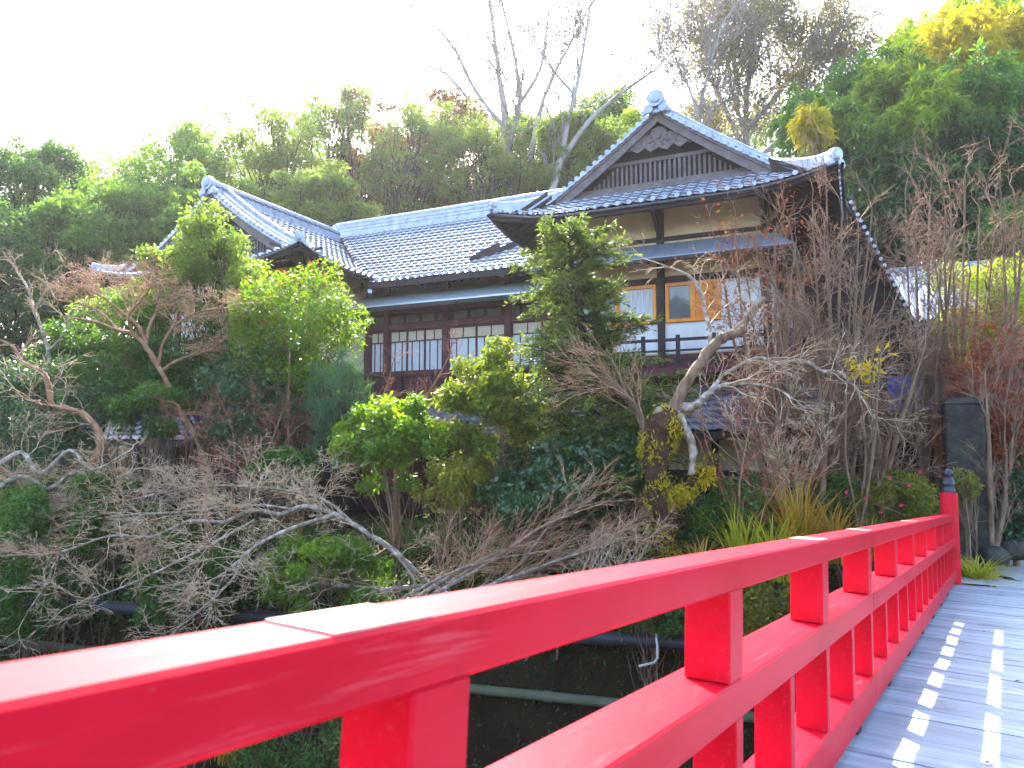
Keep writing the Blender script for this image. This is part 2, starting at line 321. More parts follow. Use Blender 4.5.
# ------------------------------------------------------------------ bridge
def bridge():
    r = thing('footbridge', 'red painted wooden footbridge with low railing and grey plank deck over the stream', 'bridge', Bp(0, 0, 0))
    mw = Matrix((BLAT, BD, BN)).transposed().to_4x4()
    r.rotation_euler = mw.to_euler()
    rng = random.Random(4)
    uf, ub = -.72, -.872
    V = lambda k: k + DK - 0     # v given from camera -> above deck
    zt1, zt0 = DK - .2012, DK - .3036
    zm1, zm0 = DK - .5792, DK - .6984
    zb1, zb0 = DK - 1.0683, DK - 1.2454
    S0, S1 = -4.6, 14.1
    def rail(name, z0, z1, ub):
        m = MB()
        s = S0; 
        ends = [S0, 5.25, 8.2, S1]
        for a, b in zip(ends, ends[1:]):
            e = rng.uniform(-.002, .002)
            m.bbox(ub + e, uf + e, a + .0004, b - .0004, z0 + e, z1 + e, .007)
        return m.build(name, M['red'], r)
    tr = rail('top_rail', zt0, zt1, ub)
    rail('middle_rail', zm0, zm1, -.925)
    rail('bottom_rail', zb0, zb1, -.925)
    # metal caps over the joints of the handrail
    for s in (0.80, 3.78, 5.25, 8.2):
        m = MB(); m.box(ub + .008, uf - .008, s - .10, s + .10, zt1 - .002, zt1 + .0028)
        m.build('joint_cap', M['capred'], tr)
    blk = None
    BS = [-3.4, -2.0, -.6, .86, 2.335, 3.718, 5.076, 6.4, 7.7, 8.95, 10.2, 11.45, 12.7]
    for s in BS:
        if blk is None:
            m = MB(); m.bbox(ub + .003, uf - .003, 0, .14, zm1 - .001, zt0 + .001, .006); blk = m.build('block', M['red'], r); o = blk
        else:
            o = blk.copy(); col.objects.link(o)
        o.location = (0, s, 0)
    bal = None
    for s in [q for a, c in zip(BS, BS[1:] + [13.95]) for q in (a + .07, (a + c) / 2 + .07)]:
        if bal is None:
            m = MB(); m.bbox(ub + .008, uf - .004, 0, .07, zb1 - .001, zm0 + .001, .004); bal = m.build('baluster', M['red'], r); o = bal
        else:
            o = bal.copy(); col.objects.link(o)
        o.location = (0, s, 0)
    ft = None
    for s in [q - .35 for q in BS]:
        if ft is None:
            m = MB(); m.box(ub + .02, uf - .025, 0, .12, -.001, zb0 + .001); ft = m.build('foot', M['dark_wood'], r); o = ft
        else:
            o = ft.copy(); col.objects.link(o)
        o.location = (0, s, 0)
    # end pillar, round, with an onion finial
    m = MB(); m.lathe([(.13, -.25), (.13, 1.445), (.125, 1.455), (.0, 1.456)], 24, (-.79, 14.2, 0)); p = m.build('post', M['red'], r)
    prof = [(.118, 1.664), (.122, 1.68), (.118, 1.72), (.11, 1.725), (.11, 1.80), (.116, 1.805), (.116, 1.83), (.108, 1.835), (.10, 1.90), (.085, 1.92), (.06, 1.935), (.058, 1.95), (.085, 1.975), (.092, 2.01), (.08, 2.05), (.045, 2.085), (.012, 2.105), (0.001, 2.12)]
    m = MB(); m.lathe([(q * .86, 1.456 + (z - 1.664) * .9) for q, z in prof], 20, (-.79, 14.2, 0)); m.build('finial', M['cap'], p)
    # deck planks
    m = MB(); s = S0
    while s < 14.25:
        wd = rng.uniform(.205, .235); g = rng.choice([.004, .005, .007, .012])
        dz = rng.uniform(-.004, .004); tl = rng.uniform(-.003, .003); e = rng.uniform(-.03, .03)
        y1 = min(s + wd, 14.3)
        m.hexa([(-.98 + e, s, -.06), (2.2, s, -.06), (2.2, y1 - g, -.06), (-.98 + e, y1 - g, -.06), (-.98 + e, s, dz - .001 - tl), (2.2, s, dz + tl - .001), (2.2, y1 - g, dz + tl - .001), (-.98 + e, y1 - g, dz - tl - .001)])
        s += wd
    m.build('deck', M['deck'], r)
    m = MB(); m.box(-.8, 2.0, S0, 14.2, -.1, -.066); m.build('deck_bearer', M['dark_wood'], r)
    for x in (-.75, 1.9):
        m = MB(); m.box(x - .12, x + .12, S0, 14.2, -.5, -.101); m.build('beam', M['red'], r)
M['capred'] = mat('sun bleached pink paint', [(.52, .08, .09), (.62, .22, .20), (.64, .38, .32)], 6, .45)
def red_paint():
    m = M['red']; n = m.node_tree; b_ = n.nodes['Principled BSDF']; src = b_.inputs['Base Color'].links[0].from_socket
    tc = n.nodes.new('ShaderNodeTexCoord')
    def layer(src, stretch, scale, lo, hi, colr, amt):
        mp = n.nodes.new('ShaderNodeMapping'); mp.inputs['Scale'].default_value = stretch; n.links.new(tc.outputs['Object'], mp.inputs[0])
        no = n.nodes.new('ShaderNodeTexNoise'); no.inputs['Scale'].default_value = scale; no.inputs['Detail'].default_value = 8; no.inputs['Roughness'].default_value = .7; n.links.new(mp.outputs[0], no.inputs['Vector'])
        mr = n.nodes.new('ShaderNodeMapRange'); mr.inputs[1].default_value = lo; mr.inputs[2].default_value = hi; mr.inputs[4].default_value = amt; n.links.new(no.outputs[0], mr.inputs[0])
        mx = n.nodes.new('ShaderNodeMixRGB'); mx.inputs[2].default_value = (*colr, 1); n.links.new(mr.outputs[0], mx.inputs[0]); n.links.new(src, mx.inputs[1]); return mx.outputs[0], mr.outputs[0]
    c, f = layer(src, (9, .5, 9), 5, .56, .72, (.60, .10, .12), .5)       # worn brush streaks
    c, f2 = layer(c, (1, 1, 1), 2.2, .60, .74, (.16, .004, .012), .55)    # grime blotches
    c, f3 = layer(c, (3, 1.2, 3), 14, .70, .74, (.64, .40, .38), .8)      # chips
    n.links.new(c, b_.inputs['Base Color'])
    mr = n.nodes.new('ShaderNodeMapRange'); mr.inputs[3].default_value = .42; mr.inputs[4].default_value = .7; n.links.new(f, mr.inputs[0]); n.links.new(mr.outputs[0], b_.inputs['Roughness'])
red_paint()
bridge()
def fallen_leaves():
    rg = random.Random(8); src = None
    for i in range(14):
        lat, s = rg.uniform(-.45, .9), rg.uniform(4.5, 13.5); p = Bp(lat, s, .006)
        if src is None:
            m = MB(); m.add([(0, -.03, .002), (.014, -.005, .009), (.0, .035, .004), (-.014, -.004, .010)], [(0, 1, 2, 3)]); o = src = m.build('fallen_leaf', M['litter'])
            tag(o, 'small dead leaf lying on the grey bridge deck', 'leaf', 'dead leaves on the bridge deck')
        else:
            o = src.copy(); col.objects.link(o)
        o.location = p; o.rotation_euler = (rg.uniform(-.2, .2), rg.uniform(-.2, .2), rg.uniform(0, 6))
fallen_leaves()

# ------------------------------------------------------------------ the inn
def Lc(s, t, z): return (-s, t, z - GZ)
def cbox(m, s0, s1, t0, t1, z0, z1): m.box(-max(s0, s1), -min(s0, s1), min(t0, t1), max(t0, t1), z0 - GZ, z1 - GZ)
def cparts(name, m, parent, boxes):
    out = []
    for b in boxes:
        q = MB(); cbox(q, *b); out.append(q.build(name, m, parent))
    return out
INN = thing('inn', 'two storey wooden inn with grey tiled gable roofs behind the bare garden trees', 'inn', (P0.x, P0.y, GZ), rot=(0, 0, -ANG))
TW, TC = .29, .25
JOINTS = []
def tile_grid(pos, a0, a1, b0, b1, mask, name, parent, m):
    na = int(round((a1 - a0) / TW)) * 6; nb = int(math.ceil((b1 - b0) / TC))
    A = np.linspace(a0, a1, na + 1)
    rows = []; H = []
    for k in range(nb):
        rows += [b0 + k * TC, b0 + (k + 1) * TC - .045, b0 + (k + 1) * TC + .05]; H += [.024, .003, .0]
    rows.append(b0 + nb * TC); H.append(.024)
    B = np.array(rows); H = np.array(H)
    AA, BB = np.meshgrid(A, B)
    ph = (AA - a0) / TW * 2 * np.pi
    wave = .017 * np.maximum(np.cos(ph), -.6) + .004 * np.cos(2 * ph)
    jit = .006 * np.sin(np.floor((AA - a0) / TW) * 12.9898 + np.floor((BB - b0) / TC) * 78.233)
    S, T, Z = pos(AA, BB)
    Z = Z + wave + H[:, None] + jit
    V = np.stack([-S.ravel(), T.ravel(), (Z - GZ).ravel()], 1)
    n = na + 1; I, J = np.meshgrid(np.arange(na), np.arange(len(B) - 1))
    q = (J * n + I).ravel(); Fq = np.stack([q, q + 1, q + 1 + n, q + n], 1)
    ca = (AA[:-1, :-1] + AA[1:, 1:]).ravel() / 2; cb = (BB[:-1, :-1] + BB[1:, 1:]).ravel() / 2
    mk = mask(ca, cb); Fq = Fq[mk]
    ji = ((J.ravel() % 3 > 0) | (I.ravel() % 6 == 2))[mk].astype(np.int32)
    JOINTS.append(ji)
    u, inv = np.unique(Fq, return_inverse=True)
    return V[u], inv.reshape(Fq.shape)
def join_np(parts):
    V = []; Fs = []; n = 0
    for v, f in parts: V.append(v); Fs.append(f + n); n += len(v)
    return np.concatenate(V), np.concatenate(Fs)
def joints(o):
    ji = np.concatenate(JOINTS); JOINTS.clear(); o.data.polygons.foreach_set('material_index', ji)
def resample(pts, step):
    pts = [Vector(p) for p in pts]; L = [0]
    for a, b in zip(pts, pts[1:]): L.append(L[-1] + (b - a).length)
    n = max(1, int(round(L[-1] / step))); out = []
    for i in range(n + 1):
        d = L[-1] * i / n; k = 0
        while k < len(pts) - 2 and L[k + 1] < d: k += 1
        out.append(pts[k].lerp(pts[k + 1], (d - L[k]) / max(1e-9, L[k + 1] - L[k])))
    return out
def ridge(name, pts, wd, h, parent, cap=.075, layers=3, end0=False, end1=False):
    """a stacked tile ridge: thin courses and a row of half round cap tiles"""
    q = resample([Lc(*p) for p in pts], .28); m = MB()
    for i in range(len(q) - 1):
        a, b = q[i], q[i + 1]; t = (b - a).normalized(); n = Vector((t.y, -t.x, 0)).normalized()
        for k in range(layers):
            ww = wd * (.5 if k % 2 else .56) * (1 - .12 * k / layers)
            z0 = h * k / layers - (.12 if k == 0 else 0); z1 = h * (k + 1) / layers - .008
            U = Vector((0, 0, 1))
            m.hexa([a - n * ww + U * z0, a + n * ww + U * z0, b + n * ww + U * z0, b - n * ww + U * z0, a - n * ww + U * z1, a + n * ww + U * z1, b + n * ww + U * z1, b - n * ww + U * z1])
        U = Vector((0, 0, h + .02))
        m.tube([a + U - t * .01, a + U + t * .06, b + U + t * .012], [cap * 1.16, cap, cap * .98], 9)
    for flag, p, o in ((end0, q[0], (q[0] - q[1])), (end1, q[-1], (q[-1] - q[-2]))):
        if not flag: continue
        o = o.normalized(); U = Vector((0, 0, 1)); c = p + U * (h * .55)
        n = Vector((o.y, -o.x, 0)).normalized(); k = flag
        m.tube([c - o * .05 + U * .06 * k, c + o * .10 * k + U * .06 * k], [.20 * k, .20 * k], 14)
        m.tube([c + o * .10 * k + U * .06 * k, c + o * .13 * k + U * .06 * k], [.13 * k, .11 * k], 12)
        for sgn in (-1, 1):
            m.tube([c - o * .02 + n * .17 * k * sgn - U * .16 * k, c + o * .07 * k + n * .17 * k * sgn - U * .16 * k], [.11 * k, .11 * k], 10)
            m.tube([c - o * .02 + n * .27 * k * sgn - U * .22 * k, c + o * .05 * k + n * .27 * k * sgn - U * .22 * k], [.07 * k, .06 * k], 9)
        m.tube([c - o * .3 + U * (.13 * k), c + o * .10 * k + U * .17 * k], [.085 * k, .085 * k], 10)
    return m.build(name, M['tile'], parent)
def irimoya(s0, s1, tf, tb, z0, k1, k2, bh, tv, rh, up, label):
    half = (s1 - s0) / 2; sc_ = (s0 + s1) / 2; ul = .55 * half
    prof = lambda b: z0 + k1 * b + k2 * b * b
    lift = lambda d, b: up * np.clip(1 - d / ul, 0, 1) ** 2 * np.exp(-b / 1.1)
    parts = []
    def pf(a, b): return a, tf + b, prof(b) + lift(half - np.abs(a - sc_), b)
    parts.append(tile_grid(pf, s0, s1, 0, tv + .55 - tf, lambda a, b: (a > s0 + b) & (a < s1 - b), '', None, None))
    for sg in (-1, 1):
        def ps(a, b, sg=sg): return sc_ + sg * (half - b), a, prof(b) + lift(a - tf, b)
        parts.append(tile_grid(ps, tf, tb, 0, half, lambda a, b: np.where(b < bh, a > tf + b, a > tv), '', None, None))
    V, Fq = join_np(parts)
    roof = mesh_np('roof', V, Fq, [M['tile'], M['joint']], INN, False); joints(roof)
    roof['label'] = label
    # main ridge, descending ridges beside the verge, hip ridges
    ridge('ridge', [(sc_, tv - .12, prof(half) - .02), (sc_, tb, prof(half) - .02)], .30, rh, roof, .085, 4, end0=1.15)
    for sg in (-1, 1):
        bs = np.linspace(bh - .15, half - .15, 8)
        ridge('descending_ridge', [(sc_ + sg * (half - b), tv + .55, prof(b)) for b in bs], .26, .26, roof, .08, 3, end0=.75)
        bs = np.linspace(.06, bh + .35, 6)
        ridge('hip_ridge', [(sc_ + sg * (half - b), tf + b, prof(b) + float(lift(b, b))) for b in bs], .26, .17, roof, .075, 2, end0=.8)
        # verge rolls
        m = MB()
        for p in resample([(sc_ + sg * (half - b), 0, prof(b)) for b in np.linspace(bh - .1, half, 12)], .21):
            m.tube([Lc(p[0], tv - .07, p[2] + .035), Lc(p[0], tv + .02, p[2] + .045), Lc(p[0], tv + .42, p[2] + .05)], [.07, .065, .065], 10)
            q = [Lc(p[0] - .125 * sg, tv - .08, p[2] + .06), Lc(p[0] + .10 * sg, tv - .08, p[2] - .05), Lc(p[0] + .10 * sg, tv + .4, p[2] - .05), Lc(p[0] - .125 * sg, tv + .4, p[2] + .06)]
            m.slab(q, .05)
        pts = [Lc(sc_ + sg * (half - b), tv + .34, prof(b) + .11) for b in np.linspace(bh, half, 14)]
        m.tube(pts, [.085] * 14, 8)
        m.build('verge_tiles', M['tile'], roof)
    # eave edge: round end tiles, fascia, soffit with rafters
    e = MB(); fb = MB(); so_ = MB(); gt = MB()
    def edge(fn, a0, a1, out):
        N = int((a1 - a0) / TW); last = None
        for i in range(N + 1):
            a = a0 + (a1 - a0) * i / N; s, t, z = fn(a, 0.0); s = float(s); t = float(t); z = float(z)
            o = out
            e.tube([Lc(s + o[0] * .03, t + o[1] * .03, z + .055), Lc(s - o[0] * .12, t - o[1] * .12, z + .06)], [.06, .06], 9)
            cur = (s, t, z); s2, t2, z2 = (float(v) for v in fn(a, 1.5)); cur2 = (s2, t2, z2)
            if last:
                p, q = last[0], cur
                fb.hexa([Lc(p[0] - o[0] * .10, p[1] - o[1] * .10, p[2] - .22), Lc(q[0] - o[0] * .10, q[1] - o[1] * .10, q[2] - .22), Lc(q[0], q[1], q[2] - .20), Lc(p[0], p[1], p[2] - .20),
                         Lc(p[0] - o[0] * .10, p[1] - o[1] * .10, p[2] - .02), Lc(q[0] - o[0] * .10, q[1] - o[1] * .10, q[2] - .02), Lc(q[0], q[1], q[2] - .02), Lc(p[0], p[1], p[2] - .02)])
                gt.tube([Lc(p[0] + o[0] * .09, p[1] + o[1] * .07, p[2] - .10), Lc(q[0] + o[0] * .07, q[1] + o[1] * .07, q[2] - .10)], .042, 8, False)
            last = (cur, cur2)
    edge(lambda a, b: pf(np.float64(a), np.float64(b)), s0, s1, (0, -1))
    for sg in (-1, 1):
        edge(lambda a, b, sg=sg: (sc_ + sg * (half - b), a, prof(b) + lift(a - tf, b)), tf, tb, (sg, 0))
    e.build('eave_end_tiles', M['tile'], roof); fb.build('fascia', M['dark_wood'], roof)
    gt.build('gutter', M['cap'], roof)
    nA = 40
    def soff(fn, a0, a1, b1, mk):
        A = np.linspace(a0, a1, nA + 1); B = np.linspace(.08, b1, 6)
        for i in range(nA):
            for k in range(5):
                if not mk((A[i] + A[i + 1]) / 2, (B[k] + B[k + 1]) / 2): continue
                c = []
                for aa, bb in ((A[i], B[k]), (A[i + 1], B[k]), (A[i + 1], B[k + 1]), (A[i], B[k + 1])):
                    s, t, z = fn(np.float64(aa), np.float64(bb)); c.append(Lc(float(s), float(t), float(z) - .17))
                so_.add(c, [(0, 1, 2, 3)])
        for i in range(0, int((a1 - a0) / .3) + 1):
            a = a0 + .1 + .3 * i
            if a > a1 or not mk(a, .3): continue
            p, q = fn(np.float64(a), np.float64(.15)), fn(np.float64(a), np.float64(min(b1, 1.5)))
            p = Vector(Lc(*[float(v) for v in p])); q = Vector(Lc(*[float(v) for v in q])); U = Vector((0, 0, 1))
            t = (q - p).normalized(); n = Vector((t.y, -t.x, 0)).normalized() * .03
            so_.hexa([p - n - U * .27, p + n - U * .27, q + n - U * .27, q - n - U * .27, p - n - U * .172, p + n - U * .172, q + n - U * .172, q - n - U * .172])
    soff(pf, s0, s1, 1.6, lambda a, b: s0 + b < a + .15 and a - .15 < s1 - b)
    for sg in (-1, 1):
        soff(lambda a, b, sg=sg: (sc_ + sg * (half - b), a, prof(b) + lift(a - tf, b)), tf, tb, min(half, 3), lambda a, b: a > tf + b - .1 if b < bh else a > tv)
    so_.build('soffit', M['dark_wood'], roof)
    # gable: barge boards, triangle wall, lattice, sill, carved pendant
    for sg in (-1, 1):
        m = MB(); bs = np.linspace(bh - .25, half, 16)
        for a, b in zip(bs, bs[1:]):
            da = .34 + .10 * (half - a) / half; db = .34 + .10 * (half - b) / half
            sa, sb = sc_ + sg * (half - a), sc_ + sg * (half - b)
            for (o0, o1, x0, x1) in ((-.03, -.36, 0, .07), (-.03, -.13, -.045, -.002)):
                za0, za1 = prof(a) + o0, prof(a) + o1 * (da / .36); zb0_, zb1_ = prof(b) + o0, prof(b) + o1 * (db / .36)
                m.hexa([Lc(sa, tv + x0, za1), Lc(sb, tv + x0, zb1_), Lc(sb, tv + x1, zb1_), Lc(sa, tv + x1, za1), Lc(sa, tv + x0, za0), Lc(sb, tv + x0, zb0_), Lc(sb, tv + x1, zb0_), Lc(sa, tv + x1, za0)])
        m.build('barge_board', M['grey_wood'], roof)
    bb = bh + .1
    m = MB(); bs = np.linspace(bb, half, 10)
    poly = [Lc(sc_ - (half - b), tv + .40, prof(b) - .1) for b in bs] + [Lc(sc_ + (half - b), tv + .40, prof(b) - .1) for b in bs[::-1][1:]]
    m.slab(poly, .06, (0, 1, 0)); m.build('gable_wall', M['dark_wood'], roof)
    m = MB(); zs = prof(bh) + .14
    cbox(m, sc_ - half + bb + .2, sc_ + half - bb - .2, tv + .24, tv + .38, zs - .16, zs)
    cbox(m, sc_ - half + bb - .1, sc_ + half - bb + .1, tv + .10, tv + .38, zs - .30, zs - .162)
    m.build('gable_sill', M['grey_wood'], roof)
    m = MB(); b_top = bh + (half - bh) * .40; zl = prof(b_top) - .05
    n = int((half - bb) * 2 / .13)
    for i in range(n):
        s = sc_ - (half - bb) + .2 + i * .13
        b = half - abs(s - sc_); zt = min(zl, prof(b) - .42)
        if zt > zs + .05: cbox(m, s - .03, s + .03, tv + .30, tv + .36, zs + .002, zt)
    cbox(m, sc_ - (half - b_top) * 1.05, sc_ + (half - b_top) * 1.05, tv + .28, tv + .385, zl + .002, zl + .10)
    m.build('gable_lattice', M['grey_wood'], roof)
    m = MB(); zp = prof(half) - .74
    out = [(0, .30), (.16, .24), (.20, .08), (.36, .10), (.52, -.02), (.78, -.10), (.86, -.26), (.66, -.24), (.50, -.34), (.34, -.22), (.20, -.36), (0, -.26)]
    half_pts = [(x * 1.12, z * 1.0) for x, z in out]
    for sg in (-1, 1):
        for i in range(len(half_pts) - 1):
            a, b = half_pts[i], half_pts[i + 1]
            m.slab([Lc(sc_, tv + .08, zp), Lc(sc_ + sg * a[0], tv + .08, zp + a[1]), Lc(sc_ + sg * b[0], tv + .08, zp + b[1])], .07, (0, 1, 0))
        for cx, cz, rr in ((.26, .0, .10), (.50, -.13, .11), (.14, -.16, .08)):
            ring = [Lc(sc_ + sg * (cx * 1.12 + rr * math.cos(k * .7)), tv + .075, zp + cz * .85 + rr * math.sin(k * .7)) for k in range(8)]
            m.tube(ring, [.03 - .002 * k for k in range(8)], 6)
    m.tube([Lc(sc_, tv + .02, zp + .02), Lc(sc_, tv + .1, zp + .02)], [.07, .08], 6)
    m.build('gable_pendant', M['grey_wood'], roof)
    return roof
PV = dict(s0=-1.72, s1=6.92, tf=-1.4, tb=8.5, z0=5.86, k1=.56, k2=.023, bh=1.45, tv=-.22, rh=.30, up=.34)
irimoya(label='higher gabled roof with lattice gable at the near end of the inn', **PV)
WG = dict(s0=12.7, s1=21.9, tf=-2.4, tb=5.0, z0=5.45, k1=.40, k2=.046, bh=.95, tv=-1.5, rh=.30, up=.38)
irimoya(label='lower gabled roof half hidden by garden trees at the far end of the inn', **WG)
# long roof between the gables
def main_roof():
    pr = lambda b: 5.2 + .62 * b + .020 * b * b
    def pf(a, b): return a, .9 + b, pr(b)
    v1 = tile_grid(pf, 4.8, 17.4, 0, 4.7, lambda a, b: (a < 12.6 + b * 1.05), '', None, None)
    def pb(a, b): return a, 10.3 - b, pr(b)
    v2 = tile_grid(pb, 4.8, 17.4, 0, 4.7, lambda a, b: b > -1, '', None, None)
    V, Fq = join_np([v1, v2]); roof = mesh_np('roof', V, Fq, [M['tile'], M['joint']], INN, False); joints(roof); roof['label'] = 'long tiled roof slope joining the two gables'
    ridge('ridge', [(6.0, 5.6, pr(4.7) - .03), (17.8, 5.6, pr(4.7) - .03)], .34, .50, roof, .085, 7, end1=1.0)
    ridge('valley_flashing', [(12.62, .95, pr(.05) - .25), (14.4, 2.6, pr(1.7) - .26), (16.6, 4.6, pr(3.7) - .26)], .12, .02, roof, .03, 1)
    e = MB(); f = MB()
    for i in range(30):
        s = 4.8 + .27 * i
        if s > 12.6: break
        e.tube([Lc(s, .87, 5.255), Lc(s, 1.02, 5.26)], [.06, .06], 9)
    e.build('eave_end_tiles', M['tile'], roof)
    cbox(f, 4.8, 12.75, .9, 1.0, 5.0, 5.18); f.build('fascia', M['dark_wood'], roof)
    m = MB(); m.slab([Lc(4.8, 1.001, 5.06), Lc(13.4, 1.001, 5.06), Lc(13.4, 2.3, 5.8), Lc(4.8, 2.3, 5.8)], .05)
    for i in range(28): 
        s = 5 + .3 * i; m.slab([Lc(s, 1.0, 4.999), Lc(s + .06, 1.0, 4.999), Lc(s + .06, 2.2, 5.69), Lc(s, 2.2, 5.69)], .08)
    m.build('soffit', M['dark_wood'], roof)
    # dark strip added for the shadowed valley where the slope meets the higher wing
    m = MB()
    P_ = [(9.3, 1.75, pr(.85)), (8.5, 2.2, pr(1.3)), (7.0, 3.2, pr(2.3))]
    for p, q in zip(P_, P_[1:]):
        m.hexa([Lc(p[0], p[1], p[2] - .1), Lc(q[0], q[1], q[2] - .1), Lc(q[0], q[1] + .14, q[2] - .1), Lc(p[0], p[1] + .14, p[2] - .1), Lc(p[0], p[1], p[2] + .17), Lc(q[0], q[1], q[2] + .36), Lc(q[0], q[1] + .14, q[2] + .36), Lc(p[0], p[1] + .14, p[2] + .17)])
    m.build('valley_shade', M['dark_wood'], roof)
main_roof()
def walls():
    m = MB()    # pavilion: body
    cbox(m, 0, 5.25, .02, 7.5, 2.2, 6.4); b = m.build('wall', M['plaster'], INN); b['label'] = 'ochre plaster upper wall under the higher gable'
    cparts('white_panel', M['white'], INN, [(.1, 5.2, -.008, .018, 2.24, 3.02), (-.012, -.002, .2, 6.9, 2.24, 4.2), (.12, 1.1, -.01, .018, 3.02, 4.05)])
    cparts('post', M['dark_wood'], INN, [(s - .09, s + .09, -.10, .16, .35, 6.2) for s in (0.0, 2.62, 5.25)] + [(-.1, .1, 3.2, 3.36, .35, 6.2), (-.1, .1, 7.4, 7.6, .35, 6.2)])
    cparts('beam', M['dark_wood'], INN, [(-.2, 5.45, -.085, .01, 4.06, 4.24), (-.2, 5.45, -.08, .012, 6.1, 6.3), (-.3, 5.55, -.07, .012, 5.20, 5.30), (-.06, .005, -.1, 7.5, 4.06, 4.24), (-.055, .005, -.1, 7.5, 6.1, 6.3), (-.05, .01, 0, 7.5, 2.2, 2.3)])
    # pent roof of sheet metal over the windows
    m = MB(); m.slab([Lc(-.75, -.98, 4.56), Lc(5.9, -.98, 4.56), Lc(5.9, -.07, 5.12), Lc(-.05, -.07, 5.12)], .05)
    for i in range(14):
        s = -.2 + .47 * i; m.slab([Lc(s - .015, -.98, 4.585), Lc(s + .015, -.98, 4.585), Lc(s + .015, -.07, 5.145), Lc(s - .015, -.07, 5.145)], .03)
    p = m.build('pent_roof', M['metal'], INN)
    m = MB(); cbox(m, -.75, 5.9, -1.0, -.92, 4.44, 4.53); m.build('fascia', M['dark_wood'], p)
    m = MB()
    for i in range(14):
        s = -.6 + .47 * i; m.slab([Lc(s, -.9, 4.49), Lc(s + .06, -.9, 4.49), Lc(s + .06, -.05, 5.0), Lc(s, -.05, 5.0)], .07)
    m.build('rafters', M['dark_wood'], p)
    m = MB(); m.slab([Lc(-.752, -.98, 4.56), Lc(-.052, -.07, 5.12), Lc(-.05, 7, 5.12), Lc(-.75, 7, 4.56)], .05); m.build('pent_roof', M['metal'], INN)
    # brackets holding the corner of the eaves
    for s, t in ((0.0, -.1), (2.62, -.1), (5.25, -.1)):
        m = MB(); m.slab([Lc(s - .05, -.1, 5.35), Lc(s + .05, -.1, 5.35), Lc(s + .05, -1.1, 6.1), Lc(s - .05, -1.1, 6.1)], .12); m.build('bracket', M['dark_wood'], INN)
    m = MB(); m.slab([Lc(-.06, .1, 5.2), Lc(-.06, 0, 5.3), Lc(-1.3, -1.0, 6.12), Lc(-1.25, -.9, 6.02)], .14); m.build('bracket', M['dark_wood'], INN)
    # windows
    def window(s0, s1, z0, z1, kind, t=-.03):
        m = MB(); f = .085
        cbox(m, s0, s1, t - .05, t + .045, z0, z0 + f); cbox(m, s0, s1, t - .05, t + .045, z1 - f, z1)
        cbox(m, s0, s0 + f, t - .048, t + .043, z0 + f, z1 - f); cbox(m, s1 - f, s1, t - .048, t + .043, z0 + f, z1 - f)
        mid = (s0 + s1) / 2; cbox(m, mid - .06, mid + .06, t - .046, t + .04, z0 + f, z1 - f)
        wn = m.build('window', M['orange'], INN)
        for k, (a, b) in enumerate(((s0 + f, mid - .06), (mid + .06, s1 - f))):
            g = MB(); cbox(g, a, b, t - .005, t + .003, z0 + f, z1 - f)
            what = kind[k]
            g.build('pane', M['glass'] if what != 'c' else M['curtain'], wn)
            if what == 'o':  # orange reflection in the glass built as a lattice and sheet
                g = MB()
                for q in range(1, 4):
                    x = a + (b - a) * q / 4; cbox(g, x - .025, x + .025, t - .03, t - .006, z0 + f, z1 - f)
                for q in range(1, 4):
                    z = z0 + f + (z1 - z0 - 2 * f) * q / 4; cbox(g, a, b, t - .028, t - .008, z - .02, z + .02)
                cbox(g, a + .01, b - .01, t - .0075, t - .0055, z0 + f, z1 - f)
                g.build('orange_reflection', M['orange'], wn)
    window(2.75, 4.85, 3.03, 4.06, 'cg'); window(1.1, 2.5, 3.03, 4.06, 'og')
    # balcony
    bal = cparts('balcony_rail', M['dark_wood'], INN, [(-.7, 5.6, -.93, -.86, z - q, z) for z, q in ((2.50, .07), (2.22, .05), (1.98, .05))])[0]
    cparts('baluster', M['dark_wood'], bal, [(s - .045, s + .045, -.94, -.85, 1.75, 2.58) for s in np.arange(-.6, 5.6, .87)])
    m = MB(); cbox(m, -.8, 5.7, -.98, .02, 1.62, 1.78); m.build('balcony_floor', M['brown_wood'], INN)
    m = MB(); cbox(m, -.05, 5.3, -.05, 7.5, .2, 2.2); m.build('wall', M['brown_wood'], INN)['label'] = 'brown board wall band below the balcony'
    # low roof over the ground floor
    def low_roof(s0, s1, tf, tw, z0, z1):
        na = int((s1 - s0) / TW); 
        pr = lambda a, b: (a, tf + b, z0 + (z1 - z0) * b / (tw - tf))
        V, Fq = tile_grid(pr, s0, s1, 0, tw - tf, lambda a, b: b < tw - tf, '', None, None)
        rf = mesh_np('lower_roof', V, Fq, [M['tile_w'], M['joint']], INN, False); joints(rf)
        m = MB(); cbox(m, s0, s1, tf + .01, tf + .1, z0 - .2, z0 - .03); m.build('fascia', M['dark_wood'], rf)
        m = MB(); m.slab([Lc(s0, tf + .11, z0 - .1), Lc(s1, tf + .11, z0 - .1), Lc(s1, tw, z1 - .1), Lc(s0, tw, z1 - .1)], .05); m.build('soffit', M['dark_wood'], rf)
    low_roof(-1.15, 5.6, -2.0, -.06, .22, 1.35)
    low_roof(5.7, 12.9, -.3, 1.9, .15, 1.3)
    low_roof(13.0, 21.5, -3.6, -1.55, .0, 1.2)
    # ground floor
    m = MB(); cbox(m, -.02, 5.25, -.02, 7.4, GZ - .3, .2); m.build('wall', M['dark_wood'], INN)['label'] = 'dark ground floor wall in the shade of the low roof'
    cparts('plaster_panel', M['plaster'], INN, [(.2, 2.5, -.04, -.022, -.75, .0), (2.75, 5.1, -.04, -.022, -.75, .0)])
    cparts('ground_floor_post', M['dark_wood'], INN, [(s - .08, s + .08, -.16, -.03, GZ - .2, .3) for s in (0, 1.3, 2.62, 3.9, 5.25)])
